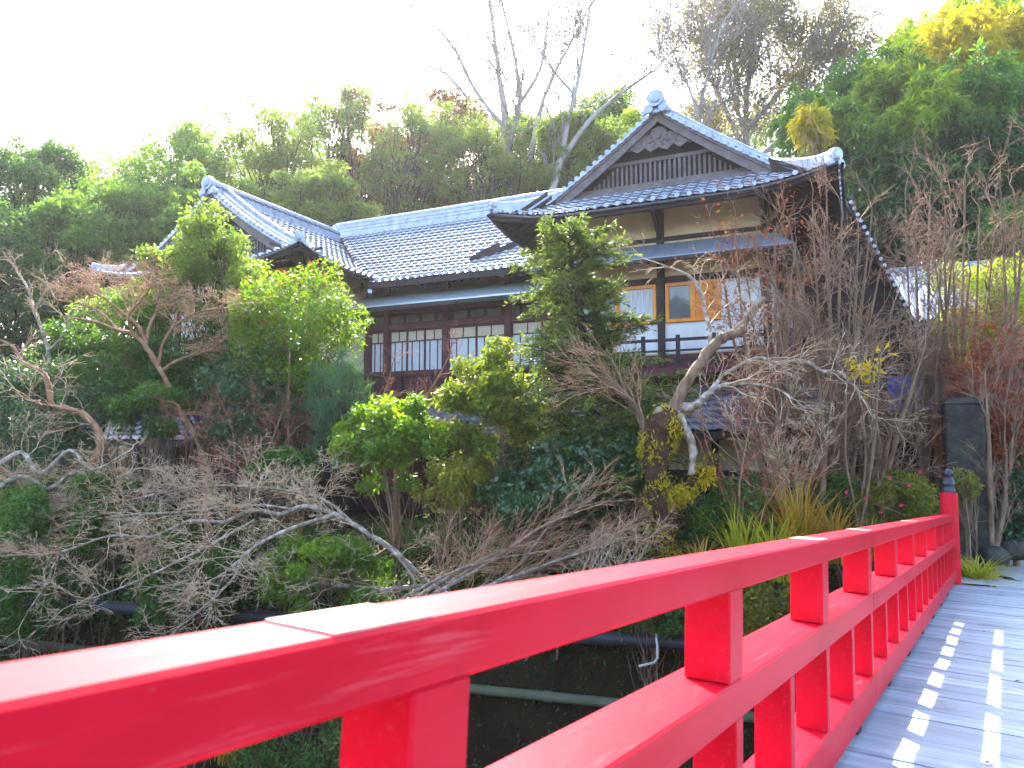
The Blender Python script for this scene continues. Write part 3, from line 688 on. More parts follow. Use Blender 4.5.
    cparts('beam', M['dark_wood'], INN, [(-.1, 5.35, -.13, -.035, -.9, -.76)])
    m = MB(); cbox(m, 5.25, 13.5, 2.0, 9, GZ - .3, 2.28); m.build('wall', M['brown_wood'], INN)['label'] = 'brown board wall under the window row'
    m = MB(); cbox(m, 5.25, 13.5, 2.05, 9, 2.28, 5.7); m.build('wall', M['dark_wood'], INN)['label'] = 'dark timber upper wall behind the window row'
    # row of paper windows
    cparts('post', M['brown_wood'], INN, [(s - .11, s + .11, 1.86, 2.06, .3, 5.2) for s in (5.6, 8.0, 10.28, 12.6, 13.4)])
    cparts('beam', M['brown_wood'], INN, [(5.3, 13.5, 1.88, 2.04, 3.72, 3.92), (5.3, 13.5, 1.87, 2.04, 2.14, 2.27), (5.3, 13.5, 1.9, 2.04, 4.28, 4.42)])
    cparts('transom_panel', M['grey_wood'], INN, [(s, s + .5, 2.0, 2.045, 3.98, 4.22) for s in np.arange(5.8, 13.2, .62)])
    xs = [5.75, 6.85, 7.88, 8.12, 9.15, 10.17, 10.40, 11.1, 11.8, 12.48, 12.72, 13.28]
    for a, b in zip(xs, xs[1:]):
        if b - a < .4: continue
        m = MB(); f = .035
        cbox(m, a, b, 1.95, 2.02, 2.28, 2.33); cbox(m, a, b, 1.95, 2.02, 3.66, 3.71); cbox(m, a, b, 1.952, 2.018, 3.30, 3.34)
        cbox(m, a, a + f, 1.954, 2.016, 2.33, 3.66); cbox(m, b - f, b, 1.954, 2.016, 2.33, 3.66)
        for q in (.3, .72): x = a + (b - a) * q; cbox(m, x - .014, x + .014, 1.956, 2.012, 2.33, 3.30)
        x = a + (b - a) * .48; cbox(m, x - .014, x + .014, 1.956, 2.012, 3.34, 3.66)
        wn = m.build('paper_window', M['brown_wood'], INN)
        g = MB(); cbox(g, a + f, b - f, 1.985, 1.995, 2.33, 3.30); g.build('pane', M['paper'], wn)
        g = MB(); cbox(g, a + f, b - f, 1.985, 1.995, 3.34, 3.66); g.build('upper_pane', M['paper_warm'], wn)
    m = MB(); m.slab([Lc(5.9, .9, 4.42), Lc(13.45, .9, 4.42), Lc(13.45, 2.03, 5.02), Lc(5.9, 2.03, 5.02)], .05); p = m.build('pent_roof', M['metal_glare'], INN)
    m = MB(); cbox(m, 5.9, 13.45, .91, 1.0, 4.24, 4.365); m.build('fascia', M['dark_wood'], p)
    bal = cparts('balcony_rail', M['dark_wood'], INN, [(5.6, 13.6, 1.14, 1.2, z - .05, z) for z in (2.12, 1.84)])[0]
    cparts('baluster', M['dark_wood'], bal, [(s - .035, s + .035, 1.135, 1.205, 1.5, 2.18) for s in np.arange(5.7, 13.5, 1.15)])
    m = MB(); cbox(m, 5.5, 13.6, 1.08, 1.99, 1.42, 1.56); m.build('balcony_floor', M['brown_wood'], INN)
    # far wing
    m = MB(); cbox(m, 13.55, 20.6, -1.3, 6, 2.3, 5.6); m.build('wall', M['plaster'], INN)['label'] = 'ochre plaster wall of the far wing'
    cparts('white_panel', M['white'], INN, [(13.6, 20.6, -1.33, -1.302, 2.3, 3.1), (13.6, 20.6, -1.33, -1.302, 3.35, 4.3)])
    cparts('post', M['dark_wood'], INN, [(s - .1, s + .1, -1.42, -1.2, GZ, 5.7) for s in (13.6, 15.3, 17.0, 18.8, 20.6)])
    cparts('beam', M['dark_wood'], INN, [(13.4, 20.8, -1.38, -1.29, 4.32, 4.55), (13.4, 20.8, -1.38, -1.29, 3.12, 3.32), (13.4, 20.8, -1.38, -1.29, 5.4, 5.6)])
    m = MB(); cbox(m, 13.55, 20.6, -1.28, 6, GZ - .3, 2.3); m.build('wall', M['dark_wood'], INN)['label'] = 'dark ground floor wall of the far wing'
    cparts('balcony_rail', M['dark_wood'], INN, [(13.2, 20.9, -2.15, -2.09, z - .06, z) for z in (2.5, 2.2)])
    m = MB(); cbox(m, 13.2, 20.9, -2.2, -1.3, 1.6, 1.75); m.build('balcony_floor', M['brown_wood'], INN)
    # entrance lean-to at the near corner
    m = MB(); cbox(m, -6.2, -.1, 2.0, 6.0, GZ - .3, 1.0); cbox(m, -6.2, -.1, .6, 1.99, .15, .55); m.build('wall', M['dark_wood'], INN)['label'] = 'dark entrance passage beside the stone pillar'
    m = MB(); cbox(m, -6.4, -.2, .3, 2.2, .58, .66); m.build('canopy', M['stone'], INN)
    m = MB(); cbox(m, -5.4, -2.6, 1.2, 1.24, .68, 1.55)
    m.build('blue_cloth', M['blue'], INN)
walls()
# side gable with a steep verge behind the corner of the inn
def annex():
    t0 = 2.6
    def pt(x, y):
        r = at(x, y, 1.0); n = BV; k = ((P0 + BV * t0).dot(n)) / r.dot(n); q = r * k; d = q - P0
        return d.dot(LV), q.z
    o = [pt(846, 205), pt(880, 268), pt(934, 372), pt(934, 460), pt(800, 460), pt(800, 205)]
    m = MB(); m.slab([Lc(s, t0, z) for s, z in o], 3.2, (0, 1, 0)); m.build('side_gable_wall', M['bark_dark'], INN)
    a, b = o[0], o[2]; m = MB(); e = MB(); N = 26
    dn = Vector((a[0] - b[0], a[1] - b[1])); dn.normalize(); nr = Vector((-dn.y, dn.x));
    if nr.x > 0: nr = -nr
    m.slab([Lc(a[0], t0 - .35, a[1]), Lc(b[0], t0 - .35, b[1]), Lc(b[0] + nr.x * .14, t0 - .35, b[1] + nr.y * .14), Lc(a[0] + nr.x * .14, t0 - .35, a[1] + nr.y * .14)], 3.6, (0, 1, 0))
    rf = m.build('side_gable_roof', M['dark_wood'], INN)
    for i in range(N):
        f = (i + .5) / N; s = a[0] + (b[0] - a[0]) * f + nr.x * .1; z = a[1] + (b[1] - a[1]) * f + nr.y * .1
        e.tube([Lc(s, t0 - .40, z), Lc(s, t0 - .30, z)], [.05, .055], 8)
    e.build('verge_end_tiles', M['tile'], rf)
annex()
# outbuilding with the pale corrugated roof
def outbuilding():
    c = at(918, 300, 27); g = hz(c.x, c.y)
    r = thing('outbuilding', 'low outbuilding with a pale corrugated roof behind bare shrubs right of the inn', 'shed', (c.x, c.y, g), rot=(0, 0, -ANG))
    z0 = at(918, 322, 26).z - g; z1 = at(918, 273, 29).z - g
    V = []; Fq = []; n = 90
    for i in range(n + 1):
        x = -2.0 + 4.6 * i / n; d = .05 * math.cos(i * 2 * math.pi / 5)
        V += [(x, -1.6, z0 + d), (x, 1.6, z1 + d)]
    for i in range(n): Fq.append((2 * i, 2 * i + 2, 2 * i + 3, 2 * i + 1))
    mesh_np('roof', V, Fq, M['corr'], r, True)
    m = MB(); m.bbox(-2.05, 2.65, 1.5, 1.75, z1 - .05, z1 + .12, .03); m.build('ridge_cap', M['metal'], r)
    m = MB(); m.box(-1.8, 2.4, -1.2, 3, -1, z0 - .05); m.build('wall', M['dark_wood'], r)
M['corr'] = mat('pale corrugated sheet', [(.34, .34, .36), (.50, .50, .52), (.30, .27, .25)], 1.5, .6)
outbuilding()

# ------------------------------------------------------------------ plants: generators
def V3(p): return (p[0], p[1], p[2])
def seg_mesh(name, S, m, parent, n=4, origin=(0, 0, 0)):
    """S: list of (p, q, r0, r1): tapered sticks"""
    A = np.array([s[0] for s in S]); B = np.array([s[1] for s in S]); r0 = np.array([s[2] for s in S]); r1 = np.array([s[3] for s in S])
    o = np.array(origin); A = A - o; B = B - o
    T = B - A; L = np.linalg.norm(T, axis=1, keepdims=True) + 1e-9; T = T / L
    ref = np.where(np.abs(T[:, 2:3]) < .9, np.array([[0, 0, 1.]]), np.array([[1., 0, 0]]))
    U = np.cross(T, ref); U /= np.linalg.norm(U, axis=1, keepdims=True); Wv = np.cross(T, U)
    B = B + T * r1[:, None] * .5
    vs = []
    for P, r in ((A, r0), (B, r1)):
        for k in range(n):
            c = 2 * math.pi * k / n
            vs.append(P + (U * math.cos(c) + Wv * math.sin(c)) * r[:, None])
    V = np.stack(vs, 1).reshape(-1, 3)
    base = np.arange(len(S))[:, None] * 2 * n
    Fq = np.concatenate([base + np.array([[k, (k + 1) % n, n + (k + 1) % n, n + k]]) for k in range(n)], 1).reshape(-1, 4)
    return mesh_np(name, V, Fq, m, parent, True)
def leaves(C, size, wid, rng, up=.35, hang=0.0, sv=.55, dirs=None, fold=.25):
    """a rhombic folded leaf at every point of C"""
    N = len(C)
    u = rng.normal(size=(N, 3))
    if dirs is not None: u = u * .55 + dirs
    u[:, 2] -= hang
    u /= np.linalg.norm(u, axis=1, keepdims=True)
    nrm = rng.normal(size=(N, 3)); nrm[:, 2] += up * 3
    v = np.cross(nrm, u); v /= (np.linalg.norm(v, axis=1, keepdims=True) + 1e-9)
    nn = np.cross(u, v)
    s = size * (1 + sv * rng.uniform(-1, 1, size=(N, 1))); w = s * wid
    mid = C + u * s * .42
    V = np.stack([C, mid + v * w * .5 + nn * w * fold, C + u * s, mid - v * w * .5 + nn * w * fold], 1).reshape(-1, 3)
    return V
def leaf_mesh(name, C, size, wid, m, parent, rng, origin=(0, 0, 0), **k):
    C = np.asarray(C, float) - np.array(origin)
    V = leaves(C, size, wid, rng, **k)
    return mesh_np(name, V, np.arange(len(V)).reshape(-1, 4), m, parent, True)
def grow(S, T, rg, p, d, L, r, lev, C):
    """recursive bare branch; S sticks, T twig tips"""
    n = max(2, int(L / C['seg'])); h = L / n; wig = C['wig']; fl = C.get('flat', 1.0)
    px_, py_, pz_ = p; dx, dy, dz = d
    kids = []
    if lev > 0:
        nk = C['kids'][lev - 1]; nk = int(nk + rg.random())
        for j in range(nk): kids.append((C.get('k0', .25) + (1 - C.get('k0', .25)) * (j + rg.random()) / nk))
    ki = 0; r_end = r * C.get('taper', .5)
    for i in range(n):
        dx += rg.gauss(0, wig); dy += rg.gauss(0, wig); dz += rg.gauss(0, wig) * fl + C['up'] * h
        if fl < 1 and lev < C['top']: dz *= (1 - (1 - fl) * .25)
        q = math.sqrt(dx * dx + dy * dy + dz * dz); dx /= q; dy /= q; dz /= q
        nx, ny, nz = px_ + dx * h, py_ + dy * h, pz_ + dz * h
        ra = r + (r_end - r) * i / n; rb = r + (r_end - r) * (i + 1) / n
        S.append(((px_, py_, pz_), (nx, ny, nz), ra, rb))
        px_, py_, pz_ = nx, ny, nz
        while ki < len(kids) and kids[ki] <= (i + 1) / n:
            ki += 1
            a = C['ang'] * rg.uniform(.6, 1.3); 
            ax = (rg.gauss(0, 1), rg.gauss(0, 1), rg.gauss(0, 1) * fl)
            # perpendicular part
            t = ax[0] * dx + ax[1] * dy + ax[2] * dz
            ex, ey, ez = ax[0] - t * dx, ax[1] - t * dy, ax[2] - t * dz
            qq = math.sqrt(ex * ex + ey * ey + ez * ez) + 1e-9
            ca, sa = math.cos(a), math.sin(a)
            cd = (dx * ca + ex / qq * sa, dy * ca + ey / qq * sa, (dz * ca + ez / qq * sa))
            grow(S, T, rg, (px_, py_, pz_), cd, L * C['ratio'] * rg.uniform(.6, 1.2), max(C['rmin'], rb * C.get('rr', .6)), lev - 1, C)
    if lev == 0: T.append(((px_, py_, pz_), (dx, dy, dz)))
    elif C.get('cont', True):
        grow(S, T, rg, (px_, py_, pz_), (dx, dy, dz), L * C['ratio'], max(C['rmin'], r_end), lev - 1, C)
def smooth(pts, k=4):
    """Catmull-Rom through points with a radius as 4th value"""
    P = [np.array(p, float) for p in pts]; P = [2 * P[0] - P[1]] + P + [2 * P[-1] - P[-2]]; out = []
    for i in range(1, len(P) - 2):
        for j in range(k):
            t = j / k
            out.append(.5 * (2 * P[i] + (P[i + 1] - P[i - 1]) * t + (2 * P[i - 1] - 5 * P[i] + 4 * P[i + 1] - P[i + 2]) * t * t + (3 * P[i] - P[i - 1] - 3 * P[i + 1] + P[i + 2]) * t ** 3))
    out.append(P[-2]); return out
def limb(Y, pts, dy=0.0, ts=1.0):
    """limb through seen points (x, y, thickness in pixels[, depth offset])"""
    o = []
    for p in pts:
        yy = Y + (p[3] if len(p) > 3 else 0) + dy
        v = at(p[0], p[1], yy); o.append((v.x, v.y, v.z, p[2] * .5 * ts * yy / F))
    return smooth(o)
LIMB_FACES = []
def bare(name, label, cat, limbs, barkm, twigm, C, n0, group=None, tips=None, seed=1, lev=2, L0=1.0, r0=.012, dirw=.5, upb=.2, fr=(.15, 1.0), ground=True, skip=()):
    """tree or shrub given by its limbs; fine twigs grow from the limbs. tips = (material, share, size, width, count)"""
    rg = random.Random(seed); rooted = []
    for li, l in enumerate(limbs):       # every stem that starts clear of the others is carried down to the ground
        p = l[0]; free = li == 0 or all(math.dist(p[:3], q[:3]) > .3 for k, o in enumerate(limbs) if k < li for q in o)
        if free:
            y = max(p[1], 12.1 - .239 * (p[0] - 2.56) + .75); g = hz(p[0], y) - .08
            if p[2] > g + .03 and (li == 0 or p[2] - g < 1.5):
                l = [np.array([p[0], y, g, p[3] * 1.1]), np.array([p[0], (p[1] + y) / 2, (g + p[2]) / 2, p[3] * 1.05])] + list(l)
        rooted.append(l)
    seen = limbs; limbs = rooted; b = limbs[0][0]
    base = Vector((b[0], b[1], b[2]))
    r = thing(name, label, cat, base, group)
    LIMB_FACES[:] = [(len(l) - 1) * 8 + 2 for l in limbs]
    m = MB(); S = []; T = []
    for li, l in enumerate(limbs):
        pts = [(p[0] + rg.gauss(0, .004), p[1] + rg.gauss(0, .01), p[2] + rg.gauss(0, .004)) for p in l]
        m.tube([(p[0] - base.x, p[1] - base.y, p[2] - base.z) for p in pts], [max(.004, p[3] * rg.uniform(.92, 1.1)) for p in l], 8)
        if li in skip: continue
        l = seen[li]
        tot = sum(math.dist(a[:3], c[:3]) for a, c in zip(l, l[1:]))
        k = max(1, int(n0 * tot))
        e_, p_ = np.array(l[-1][:3]), np.array(l[-3][:3]); d = e_ - p_; d /= (np.linalg.norm(d) + 1e-9)
        grow(S, T, rg, l[-1][:3], tuple(d), L0 * .8, max(.004, l[-1][3] * .9), min(2, lev), C)
        for j in range(k):
            f = fr[0] + (fr[1] - fr[0]) * (j + rg.random()) / k; i = min(len(l) - 2, int(f * (len(l) - 1)))
            a, c = l[i], l[i + 1]; d = np.array(c[:3]) - np.array(a[:3]); d /= (np.linalg.norm(d) + 1e-9)
            e = np.array([rg.gauss(0, 1), rg.gauss(0, 1), rg.gauss(0, 1) * C.get('flat', 1)]); e /= np.linalg.norm(e)
            d = d * dirw + e * (1 - dirw); d[2] += upb; d /= np.linalg.norm(d)
            grow(S, T, rg, a[:3], tuple(d), L0 * rg.uniform(.5, 1.25) * (1.15 - .5 * f), min(r0, a[3] * .8), lev, C)
    rv = random.Random(seed + 7)
    k0 = 0
    for l in limbs:
        for i, p in enumerate(l):
            for k in range(8):
                q = m.v[k0 + i * 8 + k]; e = p[3] * .16; m.v[k0 + i * 8 + k] = (q[0] + rv.gauss(0, e), q[1] + rv.gauss(0, e), q[2] + rv.gauss(0, e))
        k0 += len(l) * 8 + 16
    m.build('trunk', barkm, r)
    if S: seg_mesh('twigs', S, twigm, r, 3, base)
    if tips and T:
        mt, share, size, wid, cnt, spread = tips; g = np.random.default_rng(seed)
        Tp = np.array([t[0] for t in T]); Tp = Tp[g.random(len(Tp)) < share]
        if len(Tp):
            Pn = np.repeat(Tp, cnt, 0) + g.normal(size=(len(Tp) * cnt, 3)) * spread
            leaf_mesh('leaves', Pn, size, wid, mt, r, g, base, up=.2, hang=.5)
    return r
def lobes(rng, c, R, n, lr, bottom=-.75):
    """lobe centres spread over an uneven ellipsoid"""
    out = []
    while len(out) < n:
        d = rng.normal(size=3); d /= np.linalg.norm(d)
        if d[2] < bottom: continue
        f = rng.uniform(.35, 1.0) ** .6
        out.append((np.array(c) + d * np.array(R) * f * rng.uniform(.85, 1.12), lr * rng.uniform(.45, 1.45)))
    return out
def crown_points(rng, lb, n, flat=.62):
    P = []
    w = np.array([l[1] ** 2 for l in lb]); w = w / w.sum()
    for (c, r), k in zip(lb, rng.multinomial(n, w)):
        d = rng.normal(size=(k, 3)); d /= np.linalg.norm(d, axis=1, keepdims=True)
        f = rng.uniform(.35, 1.05, size=(k, 1)) ** .5
        wob = 1 + .25 * np.sin(d[:, :1] * 5 + c[0] * 3) * np.cos(d[:, 1:2] * 4 + c[1])
        P.append(c + d * f * r * wob * np.array([1, 1, flat]))
    return np.concatenate(P)
def leafy(name, label, cat, base, c, R, nl, lr, n, size, wid, lm, bm, group=None, seed=1, trunk_r=.08, stems=1, flat=.62, second=None, parent_parts=('crown', 'trunk'), hang=.15, up=.35, bottom=-.75, nb=None, bare_frac=.0):
    """trunk, limbs to every lobe, and a crown of separate leaves. second = (material, share, size)"""
    rng = np.random.default_rng(seed); rg = random.Random(seed)
    base = np.array(base, float); c = np.array(c, float)
    r = thing(name, label, cat, tuple(base), group)
    lb = lobes(rng, c, R, nl, lr, bottom)
    S = []; m = MB()
    tops = []
    for k in range(stems):
        q = c + rng.normal(size=3) * np.array(R) * (.12 if stems == 1 else .4); q[2] = c[2] + R[2] * rng.uniform(.1, .6)
        b = base + (rng.normal(size=3) * np.array([.12, .12, 0]) * (stems > 1) * max(.5, R[0] * .5))
        mid = b * .5 + q * .5 + rng.normal(size=3) * .06 * np.linalg.norm(q - b) * np.array([1, 1, .2])
        l = smooth([(*b, trunk_r), (*mid, trunk_r * .7), (*q, trunk_r * .25)], 5); tops.append(l)
        m.tube([tuple(p[:3] - base) for p in l], [p[3] for p in l], 7)
    for i, (cc, rr) in enumerate(lb if nb is None else lb[:nb]):
        l = tops[i % stems]; j = rg.randint(len(l) // 3, len(l) - 2); a = l[j][:3]; ra = l[j][3] * .5
        mid = a * .5 + cc * .5 + rng.normal(size=3) * .08 * np.linalg.norm(cc - a); mid[2] += .05 * np.linalg.norm(cc - a)
        pp = smooth([(*a, ra), (*mid, ra * .6), (*cc, max(.004, ra * .2))], 3)
        for x, y in zip(pp, pp[1:]): S.append((x[:3], y[:3], x[3], y[3]))
        for q in range(5):
            e = cc + rng.normal(size=3) * rr * .6; S.append((pp[-2][:3], e, max(.004, ra * .22), .003))
    m.build('trunk', bm, r)
    if S: seg_mesh('branches', S, bm, r, 4, base)
    P = crown_points(rng, lb, n, flat)
    leaf_mesh('crown' if trunk_r > .06 else 'foliage', P, size, wid, lm, r, rng, base, up=up, hang=hang)
    if second:
        sm, share, ss = second
        zc = P[:, 2] + .9 * rng.normal(size=len(P)) * R[2]; k = np.argsort(-zc)[:int(len(P) * share)]
        leaf_mesh('young_leaves', P[k] + np.array([0, 0, size * .4]), ss, wid, sm, r, rng, base, up=up, hang=-.6)
    return r
def copy_thing(src, loc, label=None, rz=0, sc_=1.0, group=None):
    o = src.copy(); col.objects.link(o); o.location = loc; o.rotation_euler = (0, 0, rz); o.scale = (sc_, sc_, sc_)
    if label: o['label'] = label
    if group: o['group'] = group
    for ch in list(src.children):
        c = ch.copy(); col.objects.link(c); c.parent = o
        for g in ch.children:
            d = g.copy(); col.objects.link(d); d.parent = c
    return o

# ------------------------------------------------------------------ the wood on the hill behind
def ground_at(x, Y):
    X = (x - 512) / F * Y / (_cp - 0) ; v = at(x, HZ, Y); return (v.x, Y, hz(v.x, Y))
HILL = 'trees on the hill behind the inn'
def hill_tree(x, top, hw, bot, Y, lm, label, n=16000, size=.30, wid=.45, nl=46, seed=1, flat=.7, name='broadleaf_tree', bm='bark_dark', trunk_r=.22, lrf=.36, second=None):
    g = ground_at(x, Y); zt = at(x, top, Y).z; zb = max(at(x, bot, Y).z, g[2] + .6); R = hw * Y / F
    c = (g[0], Y, (zt + zb) / 2); RZ = max(.8, (zt - zb) / 2 * .92)
    return leafy(name, label, 'tree', (g[0] + .2, Y, g[2] - .3), c, (R * 1.12, R * .9, RZ * 1.08), int(nl * 1.8), min(R, RZ) * lrf * .70, int(n * 1.7), size * .78, wid, M[lm], M[bm], HILL, seed, trunk_r, 1, flat, second, bottom=-.95)
hill_tree(14, 138, 62, 262, 44, 'l_forest_d', 'dark evergreen at the left edge with sky showing through its crown', 15000, seed=11, nl=40)
hill_tree(58, 205, 52, 350, 39, 'l_forest', 'round mid green tree standing before the dark evergreen at the left edge', 15000, seed=12)
hill_tree(-30, 190, 60, 380, 36, 'l_forest_d', 'dark evergreen cut off by the left edge of the picture', 9000, seed=13)
hill_tree(112, 168, 56, 330, 41, 'l_forest', 'green tree behind the left tip of the low gable eaves', 17000, seed=14)
hill_tree(166, 122, 60, 300, 46, 'l_forest', 'tall broad green tree rising left of the low gable', 19000, seed=15, nl=56)
hill_tree(205, 172, 44, 300, 40, 'l_forest', 'green tree directly behind the apex of the low gable', 13000, seed=16)
hill_tree(258, 98, 58, 290, 48, 'l_olive', 'tall light olive tree with fine foliage behind the low gable ridge', 20000, .26, seed=17, nl=60, lrf=.30)
hill_tree(312, 158, 46, 262, 40, 'l_olive', 'rounded light olive crown just above the ridge of the low gable', 15000, .26, seed=18, nl=44)
hill_tree(335, 70, 44, 260, 54, 'l_haze', 'tall feathery olive tree left of the dark purple gap', 14000, .30, .3, seed=19, name='feathery_tree', nl=50)
hill_tree(372, 84, 46, 250, 57, 'l_plum', 'tree with dark plum shade tint behind the long ridge', 13000, .34, .4, seed=20, name='feathery_tree')
hill_tree(415, 88, 42, 250, 52, 'l_haze', 'yellowish feathery tree behind the middle of the long ridge', 13000, .30, .3, seed=21, name='feathery_tree', nl=50)
hill_tree(448, 84, 42, 240, 58, 'l_plum', 'tree with brownish plum shade tint under the bare tall branches', 12000, .34, .4, seed=22, name='feathery_tree')
hill_tree(482, 104, 42, 235, 50, 'l_haze', 'feathery yellow green tree in front of the bare tall trunks', 12000, .30, .3, seed=23, name='feathery_tree', nl=50)
hill_tree(528, 108, 42, 215, 54, 'l_haze', 'pale yellow green tree between the bare tall trunks', 12000, .30, .35, seed=24, name='feathery_tree')
hill_tree(574, 108, 42, 205, 48, 'l_olive', 'olive tree touching the left slope of the high gable', 14000, .27, seed=25)
hill_tree(612, 92, 42, 185, 56, 'l_forest', 'green tree peeping over the left slope of the high gable', 14000, .3, seed=26)
hill_tree(648, 118, 34, 180, 52, 'l_lime', 'small bright yellow green tree behind the high gable', 8000, .3, seed=27, nl=26)
hill_tree(706, 96, 36, 220, 60, 'l_grey', 'grey green tree behind the right slope of the high gable', 11000, .32, seed=28)
for k, (x, tp, hw, Y, lm, lb) in enumerate((
    (40, 175, 60, 58, 'l_forest_d', 'far dark crown behind the round tree at the left edge'), (115, 150, 60, 60, 'l_forest', 'far green crown between the left edge trees and the low gable'),
    (215, 112, 60, 62, 'l_forest_d', 'far dark crown behind the tall broad tree left of the low gable'), (300, 105, 55, 66, 'l_forest', 'far green crown behind the light olive trees'),
    (395, 108, 60, 68, 'l_plum', 'far crown with purplish shade tint behind the plum tinted tree'), (465, 110, 60, 66, 'l_plum', 'far crown with purplish shade tint behind the bare tall trunks'), (545, 112, 55, 64, 'l_forest', 'far green crown right of the bare tall trunks'),
    (610, 110, 50, 66, 'l_forest_d', 'far dark crown behind the left slope of the high gable'), (725, 110, 50, 70, 'l_forest', 'far green crown behind the grey bare tree'), (790, 95, 50, 66, 'l_forest', 'far green crown right of the grey bare tree'))):
    hill_tree(x, tp, hw, 290, Y, lm, lb, 9000, .36, seed=300 + k, nl=40)
hill_tree(992, 96, 62, 300, 37, 'l_forest_d', 'dark green tree at the right edge below the golden bamboo', 18000, .28, seed=29, nl=60)
hill_tree(1040, 190, 70, 400, 30, 'l_forest_d', 'dark tree cut off by the right edge above the bare shrubs', 12000, .26, seed=30)
hill_tree(846, 120, 50, 340, 52, 'l_bamboo_d', 'deep green tree filling the gap between the high roof and the bamboo', 14000, .3, seed=33, nl=60)
hill_tree(905, 150, 60, 360, 50, 'l_bamboo_d', 'deep green tree behind the middle of the bamboo grove', 15000, .3, seed=34, nl=60)
hill_tree(985, 70, 60, 300, 52, 'l_bamboo_d', 'deep green tree behind the golden bamboo plumes', 15000, .3, seed=35, nl=60)
hill_tree(940, 215, 50, 380, 33, 'l_bamboo_d', 'shaded dark tree under the bamboo plumes', 13000, .26, seed=31, nl=46)
def bamboo(x, top, w, Y, lm, label, seed, n=9000, lean=.3, low=.34):
    n = int(n * .75); w *= .86
    rng = np.random.default_rng(seed); g = np.array(ground_at(x - lean * w * .6, Y)); tp = at(x, top, Y); tip = np.array([tp.x, Y - rng.uniform(-.5, 1.2), tp.z])
    R = w * Y / F; H = tip[2] - g[2]
    p1 = g + (tip - g) * np.array([.25, .2, .6]); over = tip + np.array([lean * R * .9, -.4, -R * .55])
    l = smooth([(*g, .075), (*p1, .06), (*(tip * .9 + p1 * .1), .03), (*tip, .02), (*over, .006)], 6)
    r = thing('bamboo', label, 'bamboo', tuple(g), 'bamboos on the slope right of the inn')
    m = MB(); m.tube([tuple(p[:3] - g) for p in l], [p[3] for p in l], 6); m.build('culm', M['culm'], r)
    pts = np.array([p[:3] for p in l]); zz = np.linspace(0, 1, len(pts)); P = []
    D = []; k = 0; RZ = R * 1.5; ct = tip + np.array([lean * R * .3, 0, -RZ * .8]); nt_ = 120
    for k in range(nt_):
        d = rng.normal(size=3); d /= np.linalg.norm(d)
        if d[2] < -.75: d[2] *= -.5
        c = ct + d * np.array([R, R, RZ]) * rng.uniform(.35, 1.0) * (1 + .18 * math.sin(k * 2.4)); o = np.array([d[0], d[1], .25]); o /= np.linalg.norm(o) + 1e-9
        o = o + rng.normal(size=3) * .25; L = R * rng.uniform(.35, .7); m_ = n // nt_
        t = rng.uniform(0, 1, size=(m_, 1)) ** .8
        P.append(c + o * L * t + np.array([0, 0, -1.]) * L * 1.1 * t ** 2 + rng.normal(size=(m_, 3)) * (.04 + .07 * t) * max(.8, R * .6))
        D.append(o * .6 + np.array([0, 0, -1.6]) * t)
    P = np.concatenate(P); D = np.concatenate(D)
    leaf_mesh('foliage', P, .40, .22, M[lm], r, rng, g, up=.2, dirs=D)
M['culm'] = mat('bamboo culm', [(.05, .08, .02), (.12, .15, .04)], 3, .5)
bamboo(800, 100, 34, 44, 'l_bamboo', 'bamboo plume just above the right tip of the high roof', 41)
bamboo(832, 108, 34, 40, 'l_bright', 'mid green bamboo beside the raised roof corner', 42)
bamboo(806, 112, 16, 38, 'l_bamboo_y', 'small yellow bamboo tip above the roof corner', 43, 2600, low=.82)
bamboo(862, 52, 36, 46, 'l_bamboo', 'tall green bamboo bending against the sky', 44, 10000)
bamboo(886, 60, 34, 41, 'l_lime_d', 'light green bamboo plume in the middle of the grove', 45)
bamboo(912, 92, 34, 38, 'l_lime_d', 'green bamboo plume with a rounded drooping top', 46)
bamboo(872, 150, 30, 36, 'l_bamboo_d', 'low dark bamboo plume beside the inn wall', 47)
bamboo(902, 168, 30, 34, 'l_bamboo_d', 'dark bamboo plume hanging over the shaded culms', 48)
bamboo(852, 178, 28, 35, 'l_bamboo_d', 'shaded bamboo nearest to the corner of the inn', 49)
bamboo(916, 36, 32, 46, 'l_lime', 'lime green bamboo beside the golden plume', 50, 8000)
bamboo(946, 26, 36, 42, 'l_bamboo_y', 'golden yellow bamboo plume lit by the sun', 51, 11000)
bamboo(934, 74, 32, 41, 'l_bamboo_y', 'lower golden bamboo plume drooping under the first one', 52, 8000, low=.6)
bamboo(990, -18, 44, 44, 'l_lime', 'yellow green bamboo in the top right corner', 53, 10000)
bamboo(1012, 10, 32, 41, 'l_bamboo_y', 'golden bamboo cut off by the right edge', 54, 7000, low=.6)
bamboo(972, 66, 38, 38, 'l_bamboo', 'dark green bamboo below the golden plumes', 55, 9000)
